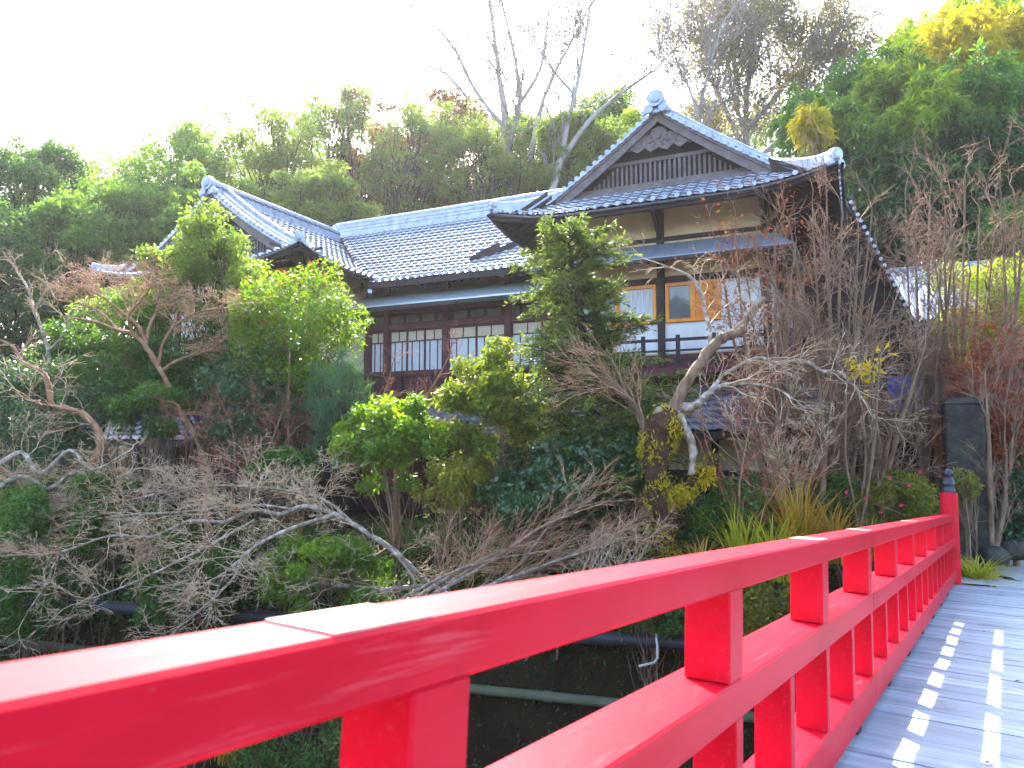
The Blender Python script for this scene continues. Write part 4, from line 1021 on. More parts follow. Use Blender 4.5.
for a in [(818, 150, 26, 42, 'l_bamboo', 'small green bamboo right behind the raised roof corner', 401), (848, 92, 30, 48, 'l_bamboo', 'green bamboo rising behind the shaded one at the inn corner', 402), (894, 118, 32, 44, 'l_bright', 'bright green bamboo low in the middle of the grove', 403),
          (935, 128, 32, 40, 'l_bright', 'light green bamboo under the lower golden plume', 404), (962, 140, 34, 37, 'l_bamboo_d', 'green bamboo right of the light green plume', 405), (1000, 120, 36, 36, 'l_bamboo_d', 'dark bamboo at the right edge below the golden plume', 406), (908, 20, 26, 50, 'l_lime', 'slender lime bamboo tip against the sky', 407, 6000),
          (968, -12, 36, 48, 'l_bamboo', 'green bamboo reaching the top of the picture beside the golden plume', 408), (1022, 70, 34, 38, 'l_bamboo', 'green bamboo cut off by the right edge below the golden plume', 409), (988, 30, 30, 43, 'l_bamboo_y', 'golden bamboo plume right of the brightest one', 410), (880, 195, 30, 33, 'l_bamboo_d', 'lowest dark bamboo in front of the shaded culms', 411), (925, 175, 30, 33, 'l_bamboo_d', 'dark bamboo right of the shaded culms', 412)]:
    bamboo(*a)
# bare tall trees against the bright sky
CT = dict(seg=.6, wig=.12, up=.03, kids=[4, 4, 3], ang=.55, ratio=.64, rmin=.03, top=2, rr=.6)
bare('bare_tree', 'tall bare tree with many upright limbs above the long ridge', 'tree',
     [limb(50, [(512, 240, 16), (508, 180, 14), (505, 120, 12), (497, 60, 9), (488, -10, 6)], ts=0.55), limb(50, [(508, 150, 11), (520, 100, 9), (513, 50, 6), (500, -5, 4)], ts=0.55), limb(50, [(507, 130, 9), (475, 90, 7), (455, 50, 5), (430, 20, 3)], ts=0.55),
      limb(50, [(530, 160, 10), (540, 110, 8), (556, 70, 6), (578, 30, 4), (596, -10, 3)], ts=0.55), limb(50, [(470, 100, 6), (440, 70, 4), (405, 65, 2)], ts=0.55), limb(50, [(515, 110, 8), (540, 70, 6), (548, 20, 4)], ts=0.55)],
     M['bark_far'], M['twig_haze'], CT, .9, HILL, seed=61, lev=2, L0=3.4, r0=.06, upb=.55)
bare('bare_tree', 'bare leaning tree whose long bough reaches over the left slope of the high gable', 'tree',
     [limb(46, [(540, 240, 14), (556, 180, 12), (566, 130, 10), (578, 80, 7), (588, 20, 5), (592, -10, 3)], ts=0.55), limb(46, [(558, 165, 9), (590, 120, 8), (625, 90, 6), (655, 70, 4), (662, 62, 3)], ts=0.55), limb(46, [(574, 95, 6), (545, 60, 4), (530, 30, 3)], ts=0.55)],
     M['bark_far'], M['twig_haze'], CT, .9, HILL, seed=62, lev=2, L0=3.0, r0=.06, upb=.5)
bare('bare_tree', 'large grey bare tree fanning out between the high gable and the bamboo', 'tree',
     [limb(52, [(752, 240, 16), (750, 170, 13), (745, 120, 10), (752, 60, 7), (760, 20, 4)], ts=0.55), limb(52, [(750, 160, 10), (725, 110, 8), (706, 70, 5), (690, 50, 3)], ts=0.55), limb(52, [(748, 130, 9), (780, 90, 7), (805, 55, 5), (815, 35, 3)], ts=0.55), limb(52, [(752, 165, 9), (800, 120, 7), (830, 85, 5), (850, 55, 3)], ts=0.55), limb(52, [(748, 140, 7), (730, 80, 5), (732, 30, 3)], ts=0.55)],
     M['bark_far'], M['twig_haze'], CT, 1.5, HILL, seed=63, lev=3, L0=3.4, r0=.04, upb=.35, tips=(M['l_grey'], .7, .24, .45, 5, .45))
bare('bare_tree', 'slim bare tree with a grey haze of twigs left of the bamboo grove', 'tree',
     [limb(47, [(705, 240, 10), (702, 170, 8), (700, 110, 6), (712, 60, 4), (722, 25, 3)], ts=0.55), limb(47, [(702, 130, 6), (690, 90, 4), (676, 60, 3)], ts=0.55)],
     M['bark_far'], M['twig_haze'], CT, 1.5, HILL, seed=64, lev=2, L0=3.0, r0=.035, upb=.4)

# ------------------------------------------------------------------ the garden in front of the inn
def bush(name, label, x, y, rx, ry, Y, lm, n, size, wid, seed, cat='shrub', nl=30, lrf=.34, second=None, flat=.75, bm='bark', stems=4, tr=.022, group=None, hang=.15, up=.35, dep=.8, trunk_x=None, lr=None):
    c = at(x, y, Y); RX = rx * Y / F; RZ = ry * Y / F
    gx_ = c.x if trunk_x is None else at(trunk_x, y, Y).x
    g = (gx_, Y, hz(gx_, Y) - .05)
    return leafy(name, label, cat, g, (c.x, c.y, c.z), (RX * 1.06, RX * dep, RZ * 1.06), int(nl * 1.5), lr or min(RX, RZ) * lrf * 1.05, n, size, wid, M[lm], M[bm], group, seed, tr, stems, flat, second, hang=hang, up=up, bottom=-.95)
# trees close to the inn
bush('photinia_tree', 'bright green tree with red young leaf tips in front of the low gable eaves', 297, 332, 58, 66, 17.6, 'l_bright', 17000, .10, .45, 71, 'tree', 44, .30, (M['l_redtip'], .012, .10), bm='bark_red', stems=4, tr=.045)
bush('olive_tree', 'loose yellow green tree covering the front of the low gable', 212, 272, 48, 54, 19.5, 'l_olive', 12000, .12, .45, 72, 'tree', 36, .30, bm='bark_dark', stems=2, tr=.07)
bush('olive_tree', 'low olive tree touching the left eave tip of the low gable', 168, 282, 34, 34, 20.5, 'l_olive', 5000, .12, .45, 73, 'tree', 22, .3, bm='bark_dark', stems=2, tr=.05)
def conifer(x0, yb, x1, yt, Y, spread, label, seed):
    rng = np.random.default_rng(seed); rg = random.Random(seed)
    l = limb(Y, [(x0, yb, 15), (x0 - 5, (yb + yt) / 2, 11), (x1, yt, 2)]); b = np.array(l[0][:3]); b[2] = hz(b[0], b[1]) - .1
    r = thing('conifer', label, 'tree', tuple(b))
    l = [np.array([*b, l[0][3] * 1.2])] + l
    m = MB(); m.tube([tuple(p[:3] - b) for p in l], [p[3] for p in l], 8); m.build('trunk', M['bark_dark'], r)
    S = []; P = []; D = []
    top, bot = l[-1], l[1]
    for k in range(290):
        f = (k + rg.random()) / 290; uu = (.06 + .93 * f) * (len(l) - 1.001); i = int(uu); a = l[i][:3] * (1 - uu + i) + l[i + 1][:3] * (uu - i)
        L = spread * Y / F * (1.15 - .82 * f) * rg.uniform(.35, 1.25); az = rg.uniform(0, 2 * math.pi)
        d = np.array([math.cos(az), math.sin(az) * .8, rg.uniform(-.25, .75)]); d /= np.linalg.norm(d)
        p = a.copy(); n = 7
        for j in range(n):
            d2 = d + np.array([0, 0, -.35 * j / n]) + rng.normal(size=3) * .1; q = p + d2 * L / n
            S.append((tuple(p), tuple(q), .018 * (1 - j / n) + .004, .018 * (1 - (j + 1) / n) + .004))
            if j > 0:
                for _ in range(4):
                    e = d2 + rng.normal(size=3) * np.array([.8, .8, .35]); e /= np.linalg.norm(e); LL = L * .24 * rg.uniform(.5, 1.1)
                    S.append((tuple(q), tuple(q + e * LL), .005, .003))
                    kk = 9; P.append(q + e * LL * rng.uniform(.1, 1.05, size=(kk, 1)) + rng.normal(size=(kk, 3)) * .025); D.append(np.tile(e, (kk, 1)))
            p = q
    seg_mesh('branches', S, M['bark_dark'], r, 4, b)
    P = np.concatenate(P); D = np.concatenate(D); keep = rng.random(len(P)) < .95
    leaf_mesh('foliage', P[keep], .10, .30, M['l_conifer'], r, rng, b, up=.3, hang=.1, dirs=D[keep])
conifer(594, 525, 566, 228, 15.2, 104, 'tall olive green evergreen standing in front of the junction of the two roofs', 74)
bush('evergreen_shrub', 'yellow green shrub leaning on the left side of the tall evergreen', 490, 418, 48, 62, 14.6, 'l_azalea_g', 14000, .11, .42, 75, nl=46, lrf=.24)
bush('camellia', 'dark glossy shrub at the foot of the tall evergreen', 570, 482, 70, 46, 14.2, 'l_cam', 14000, .11, .5, 76, nl=44, lrf=.3)
bush('camellia', 'small dark glossy shrub below the tall evergreen near the bank', 536, 500, 50, 34, 13.6, 'l_cam', 7000, .10, .5, 77, nl=26, lrf=.34)
bush('round_shrub', 'round bright green shrub below the row of paper windows', 386, 442, 50, 44, 14.6, 'l_bright', 12000, .10, .5, 78, nl=52, lrf=.23)
def pine(x, y, rx, ry, Y, seed):
    rng = np.random.default_rng(seed); rg = random.Random(seed); c = at(x, y, Y); b = np.array([c.x, Y, hz(c.x, Y) - .1])
    r = thing('pine_tree', 'blue green pine with needle tufts left of the row of paper windows', 'tree', tuple(b))
    R = np.array([rx * Y / F, rx * Y / F, ry * Y / F]); cc = np.array(c)
    l = smooth([(*b, .09), (*(b * .5 + cc * .5 + np.array([.15, 0, 0])), .06), (*(cc + np.array([0, 0, R[2] * .9])), .02)], 5)
    m = MB(); m.tube([tuple(p[:3] - b) for p in l], [p[3] for p in l], 7); m.build('trunk', M['bark_dark'], r)
    S = []; P = []; D = []
    for cq, rr in lobes(rng, cc, R, 85, .2):
        j = rg.randint(len(l) // 3, len(l) - 2); a = l[j][:3]; S.append((tuple(a), tuple(cq), .014, .006))
        d = rng.normal(size=(60, 3)); d[:, 2] = np.abs(d[:, 2]) * 1.1; d += (cq - a) * .4; d /= np.linalg.norm(d, axis=1, keepdims=True)
        P.append(np.tile(cq, (60, 1)) + rng.normal(size=(60, 3)) * .05); D.append(d)
    seg_mesh('branches', S, M['bark_dark'], r, 4, b)
    leaf_mesh('needles', np.concatenate(P), .24, .05, M['l_pine'], r, rng, b, dirs=np.concatenate(D) * 2, up=.2)
pine(340, 412, 34, 56, 16.0, 79)
for a in [('fern_clump', 'low fresh green fern clump at the foot of the pine', 285, 470, 32, 20, 15.0, 'l_under', 5000, .10, .4, 80),
          ('understorey_shrub', 'dark green shrub between the twisted tree and the flat topped bare tree', 120, 372, 62, 44, 18.4, 'l_under', 12000, .10, .45, 81),
          ('understorey_shrub', 'dark shrub behind the twisted tree at the left edge', 40, 420, 66, 56, 17.4, 'l_cam', 12000, .10, .45, 82),
          ('understorey_shrub', 'green shrub under the trunk of the flat topped bare tree', 150, 410, 40, 28, 17.0, 'l_under', 7000, .10, .45, 83),
          ('understorey_shrub', 'leafy shrub hiding the white panels under the flat topped maple', 190, 362, 44, 40, 19.2, 'l_under', 9000, .12, .45, 501),
          ('understorey_shrub', 'green shrub below the left eave tip of the low gable', 118, 330, 44, 36, 20.5, 'l_forest', 9000, .12, .45, 502),
          ('understorey_shrub', 'tall dark shrub right of the pale bare sapling', 76, 365, 40, 46, 20.0, 'l_under', 9000, .12, .45, 503),
          ('understorey_shrub', 'dark shrub beneath the bright tree with red leaf tips', 290, 392, 46, 40, 17.8, 'l_under', 9000, .11, .45, 504),
          ('understorey_shrub', 'dark shrub between the reddish twigs and the pine', 255, 415, 50, 50, 17.2, 'l_cam', 10000, .10, .45, 84),
          ('understorey_shrub', 'leafy green shrub on the bank under the spread of pale boughs', 330, 578, 62, 36, 13.4, 'l_bright', 12000, .085, .45, 85),
          ('understorey_shrub', 'low green shrub on the bank below the twisted tree', 70, 510, 80, 34, 15.2, 'l_under', 12000, .09, .45, 86),
          ('understorey_shrub', 'green shrub on the bank above the dark pipe', 190, 578, 66, 30, 14.0, 'l_under', 9000, .09, .45, 87),
          ('understorey_shrub', 'yellowish low shrub left of the fine pink twigs', 452, 486, 36, 26, 13.8, 'l_azalea', 5000, .08, .45, 88),
          ('understorey_shrub', 'dark shrub in the corner below the pale boughs at the left edge', 20, 600, 60, 40, 14.8, 'l_under', 9000, .09, .45, 89),
          ('understorey_shrub', 'dark green shrub in the shade beside the stone pillar', 1005, 500, 34, 44, 14.6, 'l_cam', 9000, .10, .45, 90),
          ('understorey_shrub', 'dark foliage behind the stone pillar at the right edge', 1010, 400, 44, 62, 18.5, 'l_under', 11000, .12, .45, 91),
          ('bamboo_grass', 'lime green bamboo grass glowing behind the bare shrubs at the right edge', 985, 312, 52, 46, 19.5, 'l_lime', 16000, .15, .18, 92),
          ('bamboo_grass', 'lime green bamboo grass between the outbuilding roof and the right edge', 1024, 330, 40, 56, 18.6, 'l_lime', 10000, .15, .18, 93),
          ('azalea', 'yellow green azalea mound with pink flowers left of the bridge end post', 898, 502, 44, 26, 13.6, 'l_azalea', 12000, .055, .5, 94),
          ('azalea', 'darker azalea mound beside the grass tufts near the bridge rail', 842, 500, 26, 28, 13.8, 'l_under', 6000, .06, .5, 95),
          ('azalea', 'small loose azalea at the foot of the stone pillar', 964, 486, 13, 15, 13.4, 'l_azalea', 700, .07, .5, 96),
          ('understorey_shrub', 'dark shrub between the mossy trunk and the tall grass', 742, 520, 46, 40, 13.4, 'l_under', 5000, .08, .45, 97),
          ('understorey_shrub', 'low brownish shrub under the rail between the first two blocks', 758, 610, 50, 36, 12.2, 'l_azalea', 4500, .07, .4, 98),
          ('understorey_shrub', 'dark low shrub at the foot of the mossy trunk behind the rail', 655, 606, 46, 30, 12.55, 'l_under', 5500, .08, .4, 505),
          ('understorey_shrub', 'dark weeds on the bank seen under the near end of the rail', 300, 735, 70, 46, 12.2, 'l_under', 6000, .08, .3, 99)]:
    bush(*a)
# ------------------------------------------------------------------ bare trees and twigs
CF = dict(seg=.11, wig=.28, up=.06, kids=[3, 3.5, 3], ang=.75, ratio=.66, rmin=.006, top=2, flat=.6, rr=.62)
bare('flat_topped_maple', 'bare maple with a bent brown trunk and a flat spreading crown', 'tree',
     [limb(17, [(208, 520, 11), (200, 445, 10), (180, 415, 9), (168, 385, 8), (150, 352, 8), (135, 335, 6), (118, 330, 5), (95, 322, 4), (62, 316, 2)], ts=0.62),
      limb(17, [(146, 348, 6), (140, 328, 5), (122, 312, 4), (104, 298, 3), (90, 290, 2)], ts=0.62), limb(17, [(158, 366, 5, -.4), (163, 345, 4, -.5), (175, 325, 4, -.6), (200, 312, 3, -.7), (226, 308, 2, -.8)], ts=0.62),
      limb(17, [(160, 372, 5, .3), (182, 358, 4, .4), (205, 352, 3, .5), (232, 335, 2, .6)], ts=0.62), limb(17, [(146, 348, 5, .3), (150, 325, 4, .5), (160, 308, 3, .8), (180, 296, 2, 1)], ts=0.62), limb(17, [(134, 334, 4, -.3), (128, 318, 3, -.5), (140, 302, 3, -.7), (150, 288, 2, -.9)], ts=0.62),
      limb(17, [(118, 330, 4), (100, 312, 3, .4), (80, 304, 2, .6), (58, 300, 2, .8)], ts=0.62)],
     M['bark_red'], M['twig_pink'], CF, 5, seed=101, lev=3, L0=.62, r0=.012, upb=.45, fr=(.35, 1.0), skip=(0,))
bare('twisted_tree', 'bare tree with a contorted zigzag trunk at the left edge', 'tree',
     [limb(15.6, [(142, 560, 10), (140, 525, 10), (132, 480, 10), (120, 470, 10), (98, 482, 10), (90, 468, 9), (100, 448, 9), (98, 430, 9), (80, 412, 8), (54, 406, 7), (48, 385, 7), (42, 372, 6), (22, 362, 5), (14, 348, 4), (0, 340, 3)], ts=0.72),
      limb(15.6, [(132, 482, 8), (112, 498, 9), (84, 500, 9), (70, 508, 9), (52, 500, 9), (24, 498, 9), (16, 480, 8), (-4, 466, 7)], ts=0.72), limb(15.6, [(80, 412, 4), (60, 408, 3, -.2), (34, 402, 3, -.3), (20, 392, 2, -.4)], ts=0.72),
      limb(15.6, [(48, 534, 8), (30, 522, 8), (8, 536, 9), (-10, 545, 9)], ts=0.72)],
     M['bark_red'], M['twig_pale'], dict(CF, kids=[3, 3, 3]), 3.0, seed=102, lev=2, L0=.7, r0=.012, upb=.1)
bare('grey_sapling', 'thin pale bare sapling rising beside the dark evergreen at the left edge', 'tree',
     [limb(19, [(52, 420, 6), (48, 350, 5), (34, 310, 4), (26, 285, 3), (10, 262, 2)], ts=0.7), limb(19, [(34, 312, 3), (46, 290, 2), (60, 278, 2)], ts=0.7), limb(19, [(48, 352, 3), (62, 335, 2), (70, 312, 2)], ts=0.7)],
     M['bark_pale'], M['twig_pale'], dict(CF, flat=1), 2.2, seed=103, lev=2, L0=.7, r0=.01, upb=.3)
CP = dict(seg=.11, wig=.32, up=.04, kids=[3, 3.4, 3], ang=.7, ratio=.68, rmin=.0045, top=2, flat=.55, rr=.62)
bare('spreading_maple', 'low bare maple with lichen covered boughs reaching sideways over the stream', 'tree',
     [limb(13.6, [(452, 600, 10), (425, 580, 10), (395, 552, 9.5), (362, 530, 9), (335, 514, 9), (305, 506, 8), (280, 514, 7.5), (252, 510, 7), (225, 522, 6.5), (190, 521, 6), (150, 537, 5), (110, 536, 4), (60, 552, 3.5), (0, 556, 3)], ts=0.55),
      limb(13.6, [(338, 514, 7), (310, 522, 7, -.3), (270, 538, 6, -.5), (244, 556, 6, -.6), (232, 580, 5, -.7), (205, 605, 4, -.8), (165, 640, 3, -.9)], ts=0.55),
      limb(13.6, [(392, 550, 7), (402, 562, 6, -.3), (414, 580, 5, -.4), (420, 600, 3, -.5)], ts=0.55), limb(13.6, [(255, 520, 5), (210, 545, 5, -.4), (150, 575, 4, -.6), (110, 592, 3, -.7), (70, 606, 2, -.8)], ts=0.55),
      limb(13.6, [(352, 522, 6, .2), (320, 498, 5, .4), (270, 488, 4, .7), (200, 486, 3, 1), (130, 500, 2, 1.2)], ts=0.55), limb(13.6, [(430, 585, 9), (380, 590, 9, -.2), (330, 584, 8, -.3), (290, 586, 6, -.4), (250, 578, 4, -.5)], ts=0.55),
      limb(13.6, [(300, 510, 5, .3), (250, 505, 4, .6), (180, 512, 4, .8), (100, 518, 3, 1.1), (20, 540, 2, 1.2)], ts=0.55), limb(13.6, [(240, 560, 4, -.6), (226, 572, 3, -.5), (212, 602, 2, -.5)], ts=0.55), limb(13.6, [(60, 550, 3, -.4), (45, 585, 3, -.5), (28, 612, 2, -.6)], ts=0.55)],
     M['bark_pale'], M['twig_pale'], CP, 4.4, seed=104, lev=3, L0=.62, r0=.011, upb=.30, fr=(.25, 1), tips=(M['l_rust'], .006, .055, .6, 2, .03))
bare('twig_thicket', 'thicket of fine pinkish twigs sweeping sideways along the bank behind the handrail', 'shrub',
     [limb(12.7, [(400 + 8 * i, 600 + 3 * (i % 3), 4), (440 + 16 * i, 578 - 5 * (i % 4), 3, .2 * (i % 3)), (490 + 17 * i, 560 - 11 * (i % 5), 2, .3 * (i % 3)), (540 + 14 * i, 552 - 14 * (i % 5), 1.5, .4 * (i % 3))]) for i in range(9)],
     M['bark_pale'], M['twig_pink'], dict(CP, wig=.14, up=.02, ang=.5), 5.5, seed=105, lev=2, L0=.6, r0=.008, upb=.22, dirw=.65)
bare('twig_thicket', 'thicket of pale dry twigs in front of the mossy trunk', 'shrub',
     [limb(12.3, [(560 + 10 * i, 610, 3), (575 + 11 * i, 585 - 5 * (i % 3), 2.5), (588 + 12 * i, 560 - 8 * (i % 3), 1.5)]) for i in range(6)],
     M['bark_pale'], M['twig_pale'], dict(CP, flat=.8), 5, seed=106, lev=2, L0=.5, r0=.007, upb=.25)
bare('red_twig_shrub', 'leafless shrub with reddish brown twigs right of the flat topped maple trunk', 'shrub',
     [limb(16.2, [(218 + 5 * i, 520, 3), (212 + 11 * i, 480, 3), (196 + 19 * i, 440 - 6 * (i % 2), 2, .3 * (i % 2)), (178 + 26 * i, 405 + 8 * (i % 3), 1.5)]) for i in range(6)],
     M['bark'], M['twig_red'], dict(CP, flat=.9), 5.5, seed=107, lev=2, L0=.6, r0=.009, upb=.2)
bare('bare_shrub', 'reddish bare shrub reaching up in front of the paper windows', 'shrub',
     [limb(16.4, [(395, 470, 4), (408, 430, 3), (428, 395, 2), (450, 355, 1.5)]), limb(16.4, [(398, 450, 3), (380, 415, 2), (390, 375, 1.5)]), limb(16.4, [(420, 440, 3), (462, 410, 2), (455, 370, 1.5)])],
     M['bark_red'], M['twig_red'], dict(CP, flat=1), 4, seed=108, lev=2, L0=.6, r0=.008, upb=.25)
bare('twig_spray', 'spray of straw coloured twigs reaching left from the top of the mossy trunk', 'shrub',
     [limb(13.2, [(652, 520, 4), (645, 440, 3.5), (640 - 4 * i, 410 - 4 * i, 2.5, .1 * i), (612 - 5 * (i % 3), 388 - 9 * i, 2, .2 * i), (588 + 3 * i, 392 - 13 * i, 1.2, .2 * i)]) for i in range(4)],
     M['bark'], M['twig_pink'], dict(CP, wig=.14, ang=.5, flat=.9, rmin=.004), 2.6, seed=131, lev=2, L0=.6, r0=.008, upb=.15, dirw=.65, fr=(.4, 1))
bare('tangled_branches', 'tangle of pale crooked branches low at the left edge', 'shrub',
     [limb(15.2, [(-10, 470 + 22 * i, 6), (22, 452 + 24 * i, 5.5, .1 * i), (40 + 9 * i, 474 + 14 * i, 5, .2 * i), (70 + 6 * i, 450 + 22 * i, 4, .1 * i), (92 + 10 * i, 470 + 12 * i, 3), (128 + 4 * i, 452 + 20 * i, 2)], ts=.8) for i in range(5)],
     M['bark_pale'], M['twig_pale'], dict(CP, flat=.8), 3.2, seed=132, lev=2, L0=.6, r0=.01, upb=.15)
# mossy old tree with the broken bough
def mossy():
    r = bare('mossy_old_tree', 'old mossy trunk with a sawn off bough and white lichen branches before the high gable', 'tree',
         [limb(12.95, [(664, 590, 34), (662, 550, 27), (662, 515, 22), (655, 485, 21), (657, 455, 24), (662, 428, 30), (670, 412, 22)]),
          limb(12.95, [(668, 425, 18), (680, 394, 14), (694, 372, 12), (708, 352, 13), (722, 338, 11), (740, 328, 9), (752, 312, 8), (765, 298, 6)], ts=.82),
          limb(12.95, [(722, 338, 11, -.05), (738, 332, 9, -.1), (746, 328, 8, -.12)]),
          limb(12.95, [(656, 412, 9), (674, 408, 13), (694, 406, 11), (706, 396, 9), (716, 388, 6), (728, 384, 4)], ts=.75),
          limb(12.95, [(676, 412, 10, -.1), (684, 425, 10, -.15), (692, 445, 9, -.2), (692, 462, 8, -.2), (691, 474, 8, -.2)], ts=.8),
          limb(12.95, [(668, 500, 8), (686, 488, 8, -.1), (704, 472, 9, -.15), (715, 454, 9, -.2)]),
          limb(12.95, [(708, 394, 6), (722, 376, 5, .1), (740, 366, 6, .2), (758, 358, 6, .25), (775, 363, 6, .3), (802, 361, 6, .4), (822, 371, 6, .4), (838, 372, 6, .4), (850, 382, 5, .4), (862, 398, 4, .4), (872, 414, 3, .4)], ts=.7),
          limb(12.95, [(712, 350, 5, .1), (708, 320, 4, .2), (700, 290, 4, .3), (686, 274, 3, .4), (660, 264, 2, .5)]),
          limb(12.95, [(725, 384, 5, .1), (760, 385, 4, .3), (790, 396, 3, .4), (815, 420, 2, .5)], ts=.6)],
         M['bark'], M['twig_pale'], CP, 3.6, seed=109, lev=2, L0=.7, r0=.012, upb=.15, skip=(0, 1, 2, 4, 5))
    ch = {c.name.split('.')[0]: c for c in r.children}
    tr = ch['trunk']; tr.data.materials.clear(); tr.data.materials.append(M['mossbark']); tr.data.materials.append(M['bark_pale']); tr.data.materials.append(M['bark'])
    b = r.location; which = [k for k, nf in zip((0, 2, 2, 1, 1, 0, 1, 1, 1), LIMB_FACES) for _ in range(nf)]
    for p, k in zip(tr.data.polygons, which): p.material_index = k
    rng = np.random.default_rng(5); P = []
    for p in tr.data.polygons:
        q = p.center + b; cl = math.sin(q.x * 9 + q.z * 5) + math.sin(q.z * 7.3 + q.y * 6) + rng.normal() * .5
        if p.material_index == 0:
            n = 42 if cl > .35 else 2
            P.append(np.array(p.center) * np.array([1.04, 1.0, 1]) + rng.normal(size=(n, 3)) * .06)
    leaf_mesh('moss', np.concatenate(P), .075, .35, M['moss'], r, rng, hang=1.2, up=.1)
mossy()
# bush of brown twigs before the corner of the inn
CB = dict(seg=.16, wig=.2, up=.05, kids=[3, 3, 3.4], ang=.5, ratio=.68, rmin=.006, top=3, rr=.6)
def stemmed(name, label, cat, bases, tops, Y, bm, tm, C, dens, seed, lev=2, L0=.9, w0=5, tips=None, group=None, upb=.5):
    rg = random.Random(seed); L = []
    for i, t in enumerate(tops):
        b = bases[i % len(bases)]; mx = (b[0] + t[0]) / 2 + rg.uniform(-8, 8); my = b[1] + (t[1] - b[1]) * .5; dy = rg.uniform(-.7, .7)
        L.append(limb(Y, [(b[0], b[1], w0), (b[0] * .7 + mx * .3 + rg.uniform(-3, 3), b[1] * .7 + my * .3, w0 * .85, dy * .2), (mx, my, w0 * .65, dy * .6), (t[0], t[1], 1.4, dy)]))
    return bare(name, label, cat, L, M[bm], M[tm], C, dens, group, tips, seed, lev, L0, .011, .55, upb, (.25, 1))
stemmed('bare_bush', 'big bare bush of dense brown twigs hiding the near corner of the inn', 'shrub', [(822, 520), (832, 515), (842, 520), (836, 520)],
        [(742, 300), (768, 255), (790, 225), (812, 200), (826, 178), (842, 215), (858, 240), (872, 215), (880, 270), (800, 290), (850, 300), (825, 260), (778, 320), (875, 320), (895, 300)], 14.6, 'bark', 'twig_brown', CB, 1.15, 110, 3, .9, 5)
stemmed('bare_bush', 'low tangle of grey twigs before the low roof right of the mossy trunk', 'shrub', [(770, 540), (790, 540), (810, 535)],
        [(720, 400), (745, 385), (770, 370), (800, 360), (830, 380), (700, 430), (850, 400), (780, 420), (740, 440)], 13.6, 'bark', 'twig_pale', dict(CB, wig=.2), 1.2, 111, 3, .7, 4)
stemmed('red_stem_shrub', 'shrub with dark red stems under the lichen branches', 'shrub', [(740, 545), (760, 545)], [(705, 440), (730, 430), (750, 425), (775, 440), (790, 470), (720, 470)], 13.0, 'bark_red', 'twig_red', CB, 2.0, 112, 2, .6, 3)
stemmed('vine', 'tangled vine with orange dead leaves hanging at the corner post of the inn', 'vine', [(772, 470)], [(718, 245), (735, 232), (755, 238), (775, 228), (795, 248), (805, 270), (785, 285), (745, 265)], 16.0, 'bark_red', 'twig_red', dict(CB, wig=.3, up=-.05, ang=.9), 3.0, 113, 2, .8, 4,
        tips=(M['l_orange'], .42, .085, .6, 2, .06))
stemmed('slim_tree', 'slim bare tree with grey trunk leaning left behind the azalea', 'tree', [(874, 540)], [(903, 385), (925, 345), (872, 392)], 14.2, 'bark', 'twig_brown', CB, 1.5, 114, 3, .8, 8)
stemmed('slim_tree', 'slim brown trunk with peeling bark rising from the tall grass', 'tree', [(820, 560)], [(815, 340), (840, 360), (790, 370)], 13.8, 'bark', 'twig_brown', CB, 2.2, 115, 2, .8, 9)
stemmed('slim_tree', 'thin forked grey trunk between the azalea and the slim leaning tree', 'tree', [(866, 540)], [(850, 400), (840, 420), (870, 390)], 14.6, 'bark', 'twig_brown', CB, 1.4, 116, 2, .7, 6)
RS = 'bare shrubs in front of the outbuilding'
stemmed('bare_bush', 'brown tipped bare shrub in front of the pale outbuilding roof', 'shrub', [(925, 500), (935, 500)], [(905, 190), (915, 220), (930, 195), (945, 215), (955, 240), (940, 270)], 16.0, 'bark', 'twig_brown', CB, 1.65, 117, 3, .9, 4, group=RS)
stemmed('bare_bush', 'tall brown bare shrub left of the lime green bamboo grass', 'shrub', [(955, 500), (965, 500)], [(950, 190), (965, 175), (980, 210), (935, 260), (995, 230), (970, 270)], 16.6, 'bark', 'twig_brown', CB, 1.5, 118, 3, .9, 4, group=RS)
stemmed('bare_bush', 'bare shrub with reddish stems at the right edge above the rust coloured leaves', 'shrub', [(1000, 500), (1015, 500)], [(1000, 180), (1015, 195), (1030, 170), (985, 280), (1035, 260), (1010, 290)], 16.2, 'bark', 'twig_brown', CB, 1.42, 119, 3, .9, 5, group=RS)
stemmed('rust_leaved_shrub', 'shrub with sparse rusty red leaves above the stone pillar', 'shrub', [(985, 520), (1000, 520)], [(968, 365), (978, 350), (990, 360), (1010, 370), (1025, 390), (1005, 430), (1024, 450)], 14.9, 'bark', 'twig_red', dict(CB, flat=.6), 3.4, 120, 3, .7, 5, tips=(M['l_rust'], .6, .06, .6, 3, .06))
stemmed('dark_sapling', 'forked dark sapling right of the stone pillar', 'tree', [(992, 560)], [(975, 430), (1005, 420), (1024, 400), (985, 380)], 13.9, 'bark', 'twig_brown', CB, 1.6, 122, 2, .8, 7)
stemmed('dark_sapling', 'second dark sapling at the right edge beyond the path', 'tree', [(1016, 545)], [(1015, 420), (1030, 400), (1000, 440)], 14.6, 'bark', 'twig_brown', CB, 1.4, 123, 2, .8, 6)
